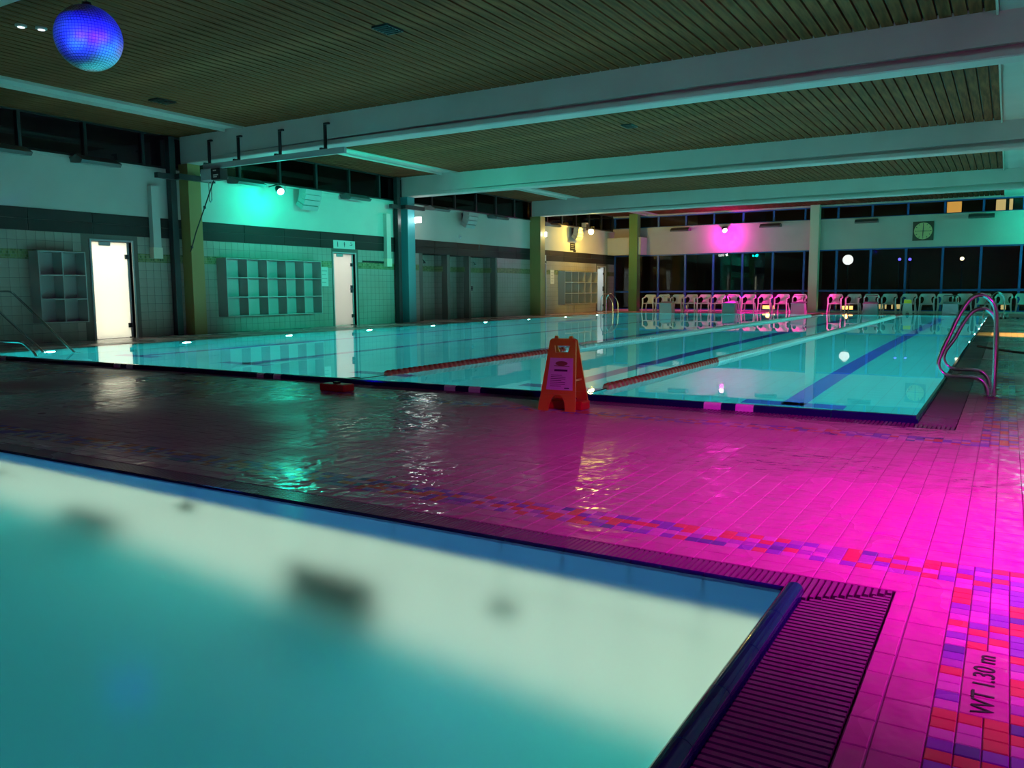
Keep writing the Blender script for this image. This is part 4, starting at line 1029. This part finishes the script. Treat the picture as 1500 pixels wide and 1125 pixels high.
loop_rail(8.69, 0, 'steel loop handrail lit magenta at the lane pool edge, taller and nearer loop', 0.94)
loop_rail(9.45, 0, 'steel loop handrail lit magenta at the lane pool edge, lower loop behind', 0.80)
def ladder_rail(x0, dx, Y, label):
    t = empty('handrail', (x0, Y, 0)); tag(t, label, 'handrail')
    for dy in (-0.28, 0.28):
        P = rounded([(dx*0.0, dy, 0), (dx*0.0, dy, 0.72), (dx*0.22, dy, 0.92), (dx*0.55, dy, 0.55), (dx*0.60, dy, -0.5)], 0.16, 6)
        MB().tube(P, 0.02, 8).build('tube', m_steel, t, smooth=True)
    for z in (-0.25, -0.5): MB().box(min(dx*0.55, dx*0.66), max(dx*0.55, dx*0.66), -0.28, 0.28, z-0.015, z+0.015).build('step', m_steel, t)
ladder_rail(-15.35, 1.0, 33.4, 'steel pool ladder in the far corner by the yellow-lit lockers')
ladder_rail(-0.08, -1.0, 30.8, 'steel pool ladder at the far end of the handrail side')
# stair handrail by the near locker corner
t = empty('stair_rail', (-13.4, 8.2, 0)); tag(t, 'stainless stair handrail sloping into the lane pool near the glowing door', 'handrail')
o_ = Vector((-13.4, 8.2, 0))
def sr(pts, nm): MB().tube(rounded([Vector(p)-o_ for p in pts], 0.12), 0.022, 10).build(nm, m_steel, t, smooth=True)
sr([(-16.6, 8.2, 0.0), (-16.6, 8.2, 1.05), (-15.6, 8.2, 1.05), (-13.75, 8.2, 0.0), (-13.5, 8.2, -0.15)], 'top_rail')
sr([(-15.98, 8.0, 0.86), (-15.5, 8.0, 0.6), (-14.40, 8.0, 0.03), (-14.2, 8.0, -0.1)], 'middle_rail')
MB().tube([Vector((-15.98, 8.0, 0.86))-o_, Vector((-15.98, 8.2, 1.04))-o_], 0.015, 8).build('link', m_steel, t)
t = empty('grab_rail', (-13.8, 7.35, 0)); tag(t, 'short low steel grab rail at the near corner of the lane pool', 'handrail')
MB().tube(rounded([(-1.6, 0, 0.22), (0.05, 0, 0.22), (0.42, 0, 0.03), (0.5, 0, -0.2)], 0.12), 0.022, 10).build('tube', m_steel, t, smooth=True)
MB().tube([(-1.5, 0, 0.22), (-1.5, 0, 0.0)], 0.022, 10).build('post', m_steel, t)

# low bench and cable at the far right
for i, (a, b) in enumerate(((-0.18, -0.02), (0.04, 1.8))):
    t = empty('low_bench', ((a+b)/2, 31.4, 0)); tag(t, 'low pale bench slab on the deck past the ladder, ' + ('short one' if i == 0 else 'long one'), 'bench'); w = (b-a)/2
    MB().box(-w, w, -0.2, 0.2, 0.05, 0.19).build('slab', m_plastic, t, bevel=0.04)
    for s in (-1, 1): MB().box(s*w*0.7-0.03, s*w*0.7+0.03, -0.15, 0.15, 0, 0.06).build('leg', m_dark, t)
cb = MB().tube([(-0.40, 16.2, 0.012), (-0.2, 15.7, 0.012), (0.1, 15.0, 0.012), (0.5, 14.4, 0.012), (1.6, 13.6, 0.012), (4.4, 12.9, 0.012)], 0.018, 8).build('floor_cable', m_black)
tag(cb, 'black cable lying across the deck beyond the handrail', 'cable')

# ------------------------------------------------------------------ outside the far windows
og = struct(MB().box(-40, 30, FY+0.3, 90, -0.4, -0.15).build('ground_outside', mat('night_ground', (0.05, 0.045, 0.04), 0.8)), 'dark ground outside the far windows', 'ground')
def house(x0, x1, y0, y1, h, label, wins, m):
    t = empty('building', ((x0+x1)/2, y0, -0.15)); tag(t, label, 'building'); w = (x1-x0)/2
    MB().box(-w, w, 0, y1-y0, 0, h).build('wall', m, t); MB().box(-w-0.3, w+0.3, -0.3, y1-y0+0.3, h, h+0.3).build('roof', m_dark, t)
    for (a, b, c, d, mm) in wins:
        wf_ = MB().box(a-0.08, b+0.08, -0.05, 0, c-0.08, d+0.08).build('window', m_dark, t); MB().box(a, b, -0.07, -0.05, c, d).build('pane', mm, wf_)
m_house = mat('house_wall', (0.28, 0.14, 0.06), 0.8)
def atY(x, z, Y, Y0=FY):   # carries a point seen on the glass out to depth Y along the sight line from the deck
    k = Y/Y0; return x*k, 1+(z-1)*k
HY = 60.0; hx = -6.0
wins = []
for (a, b, c, d, mm) in ((-4.55, -4.03, 4.0, 4.49, e_win), (-2.83, -2.50, 4.0, 4.48, e_winp), (-2.38, -2.26, 4.0, 4.49, e_winp)):
    A, C = atY(a, c, HY); B, D_ = atY(b, d, HY); wins.append((A-hx, B-hx, C+0.15, D_+0.15, mm))
house(hx-9, hx+16, HY, HY+8, 9.0, 'dark building across the yard with three amber windows', wins, m_house)
house(-36, -18, 54, 62, 7.0, 'dark brick house beyond the far corner', [(-4, -2.6, 1.2, 3.0, m_black), (1, 2.4, 1.2, 3.0, m_black)], m_house)
def globe(x, z, Y, r, m, label):
    X, Z = atY(x, z, Y); t = empty('lamp_and_glint', (X, Y, -0.15)); tag(t, label, 'lamp')
    MB().tube([(0, 0, 0), (0, 0, Z+0.15-r*0.8)], 0.04, 8).build('pole', m_dark, t)
    MB().lathe([(r*math.sin(math.pi*i/12)+0.001, -r*math.cos(math.pi*i/12)) for i in range(13)], 20, at=(0, 0, Z+0.15)).build('globe', m, t)
globe(-6.03, 2.26, 46, 0.26, e_globe, 'white globe lamp outside the window beside the plain column')
globe(-3.99, 2.23, 45, 0.07, e_bluerefl, 'blue reflection in the window under the clock, built as a globe, first of two'); globe(-3.60, 2.22, 45, 0.07, e_bluerefl, 'blue reflection in the window under the clock, built as a globe, second of two')  # reflections of indoor blue spots, built as glowing globes behind the glass
globe(-1.68, 2.2, 45, 0.09, emit('warm_reflection', (1, 0.85, 0.5), 4), 'warm reflection in the windows beyond the handrail, built as a globe')  # reflection of an indoor lamp, built as a glowing globe behind the glass
for i, (x, z, w, mm) in enumerate(((-9.35, 0.32, 0.55, e_fire), (-6.0, 0.3, 0.5, e_fire), (-13.3, 0.36, 0.1, e_winp))):
    X, Z = atY(x, z, 40.5); t = empty('garden_lantern', (X, 40.5, -0.15)); tag(t, 'warm glowing ground lantern outside the glass, ' + ('behind the magenta chairs', 'beside the plain column', 'small, near the far corner')[i], 'lantern')
    MB().box(-w/2-0.02, w/2+0.02, -0.08, 0.08, 0, 0.22).build('base', m_dark, t); MB().box(-w/2, w/2, -0.06, 0.06, 0.22, 0.38).build('flame_glass', mm, t); MB().box(-w/2-0.03, w/2+0.03, -0.09, 0.09, 0.38, 0.41).build('cap', m_dark, t)
    point('lantern_light', (X, 40.35, 0.25), (1, 0.45, 0.1), 6 if i < 2 else 0.5, 0.1)
for i, (x, w) in enumerate(((-4.68, 0.24), (-4.45, 0.06), (-4.2, 0.06), (-3.98, 0.26), (-0.14, 0.2))):  # glowing boxes stand in for low lit windows farther out
    X, Z = atY(x, 0.29, 43.0); t = empty('low_window_light', (X, 43.0, -0.15)); tag(t, 'low yellow light outside the glass, ' + ('first', 'second', 'third', 'fourth', 'last') [i] + ' from the plain column', 'lamp', 'low lights outside')
    MB().box(-w/2, w/2, -0.05, 0.05, 0, 0.2).build('base', m_dark, t); MB().box(-w/2, w/2, -0.05, 0.05, 0.2, 0.42).build('light_face', e_winp, t)
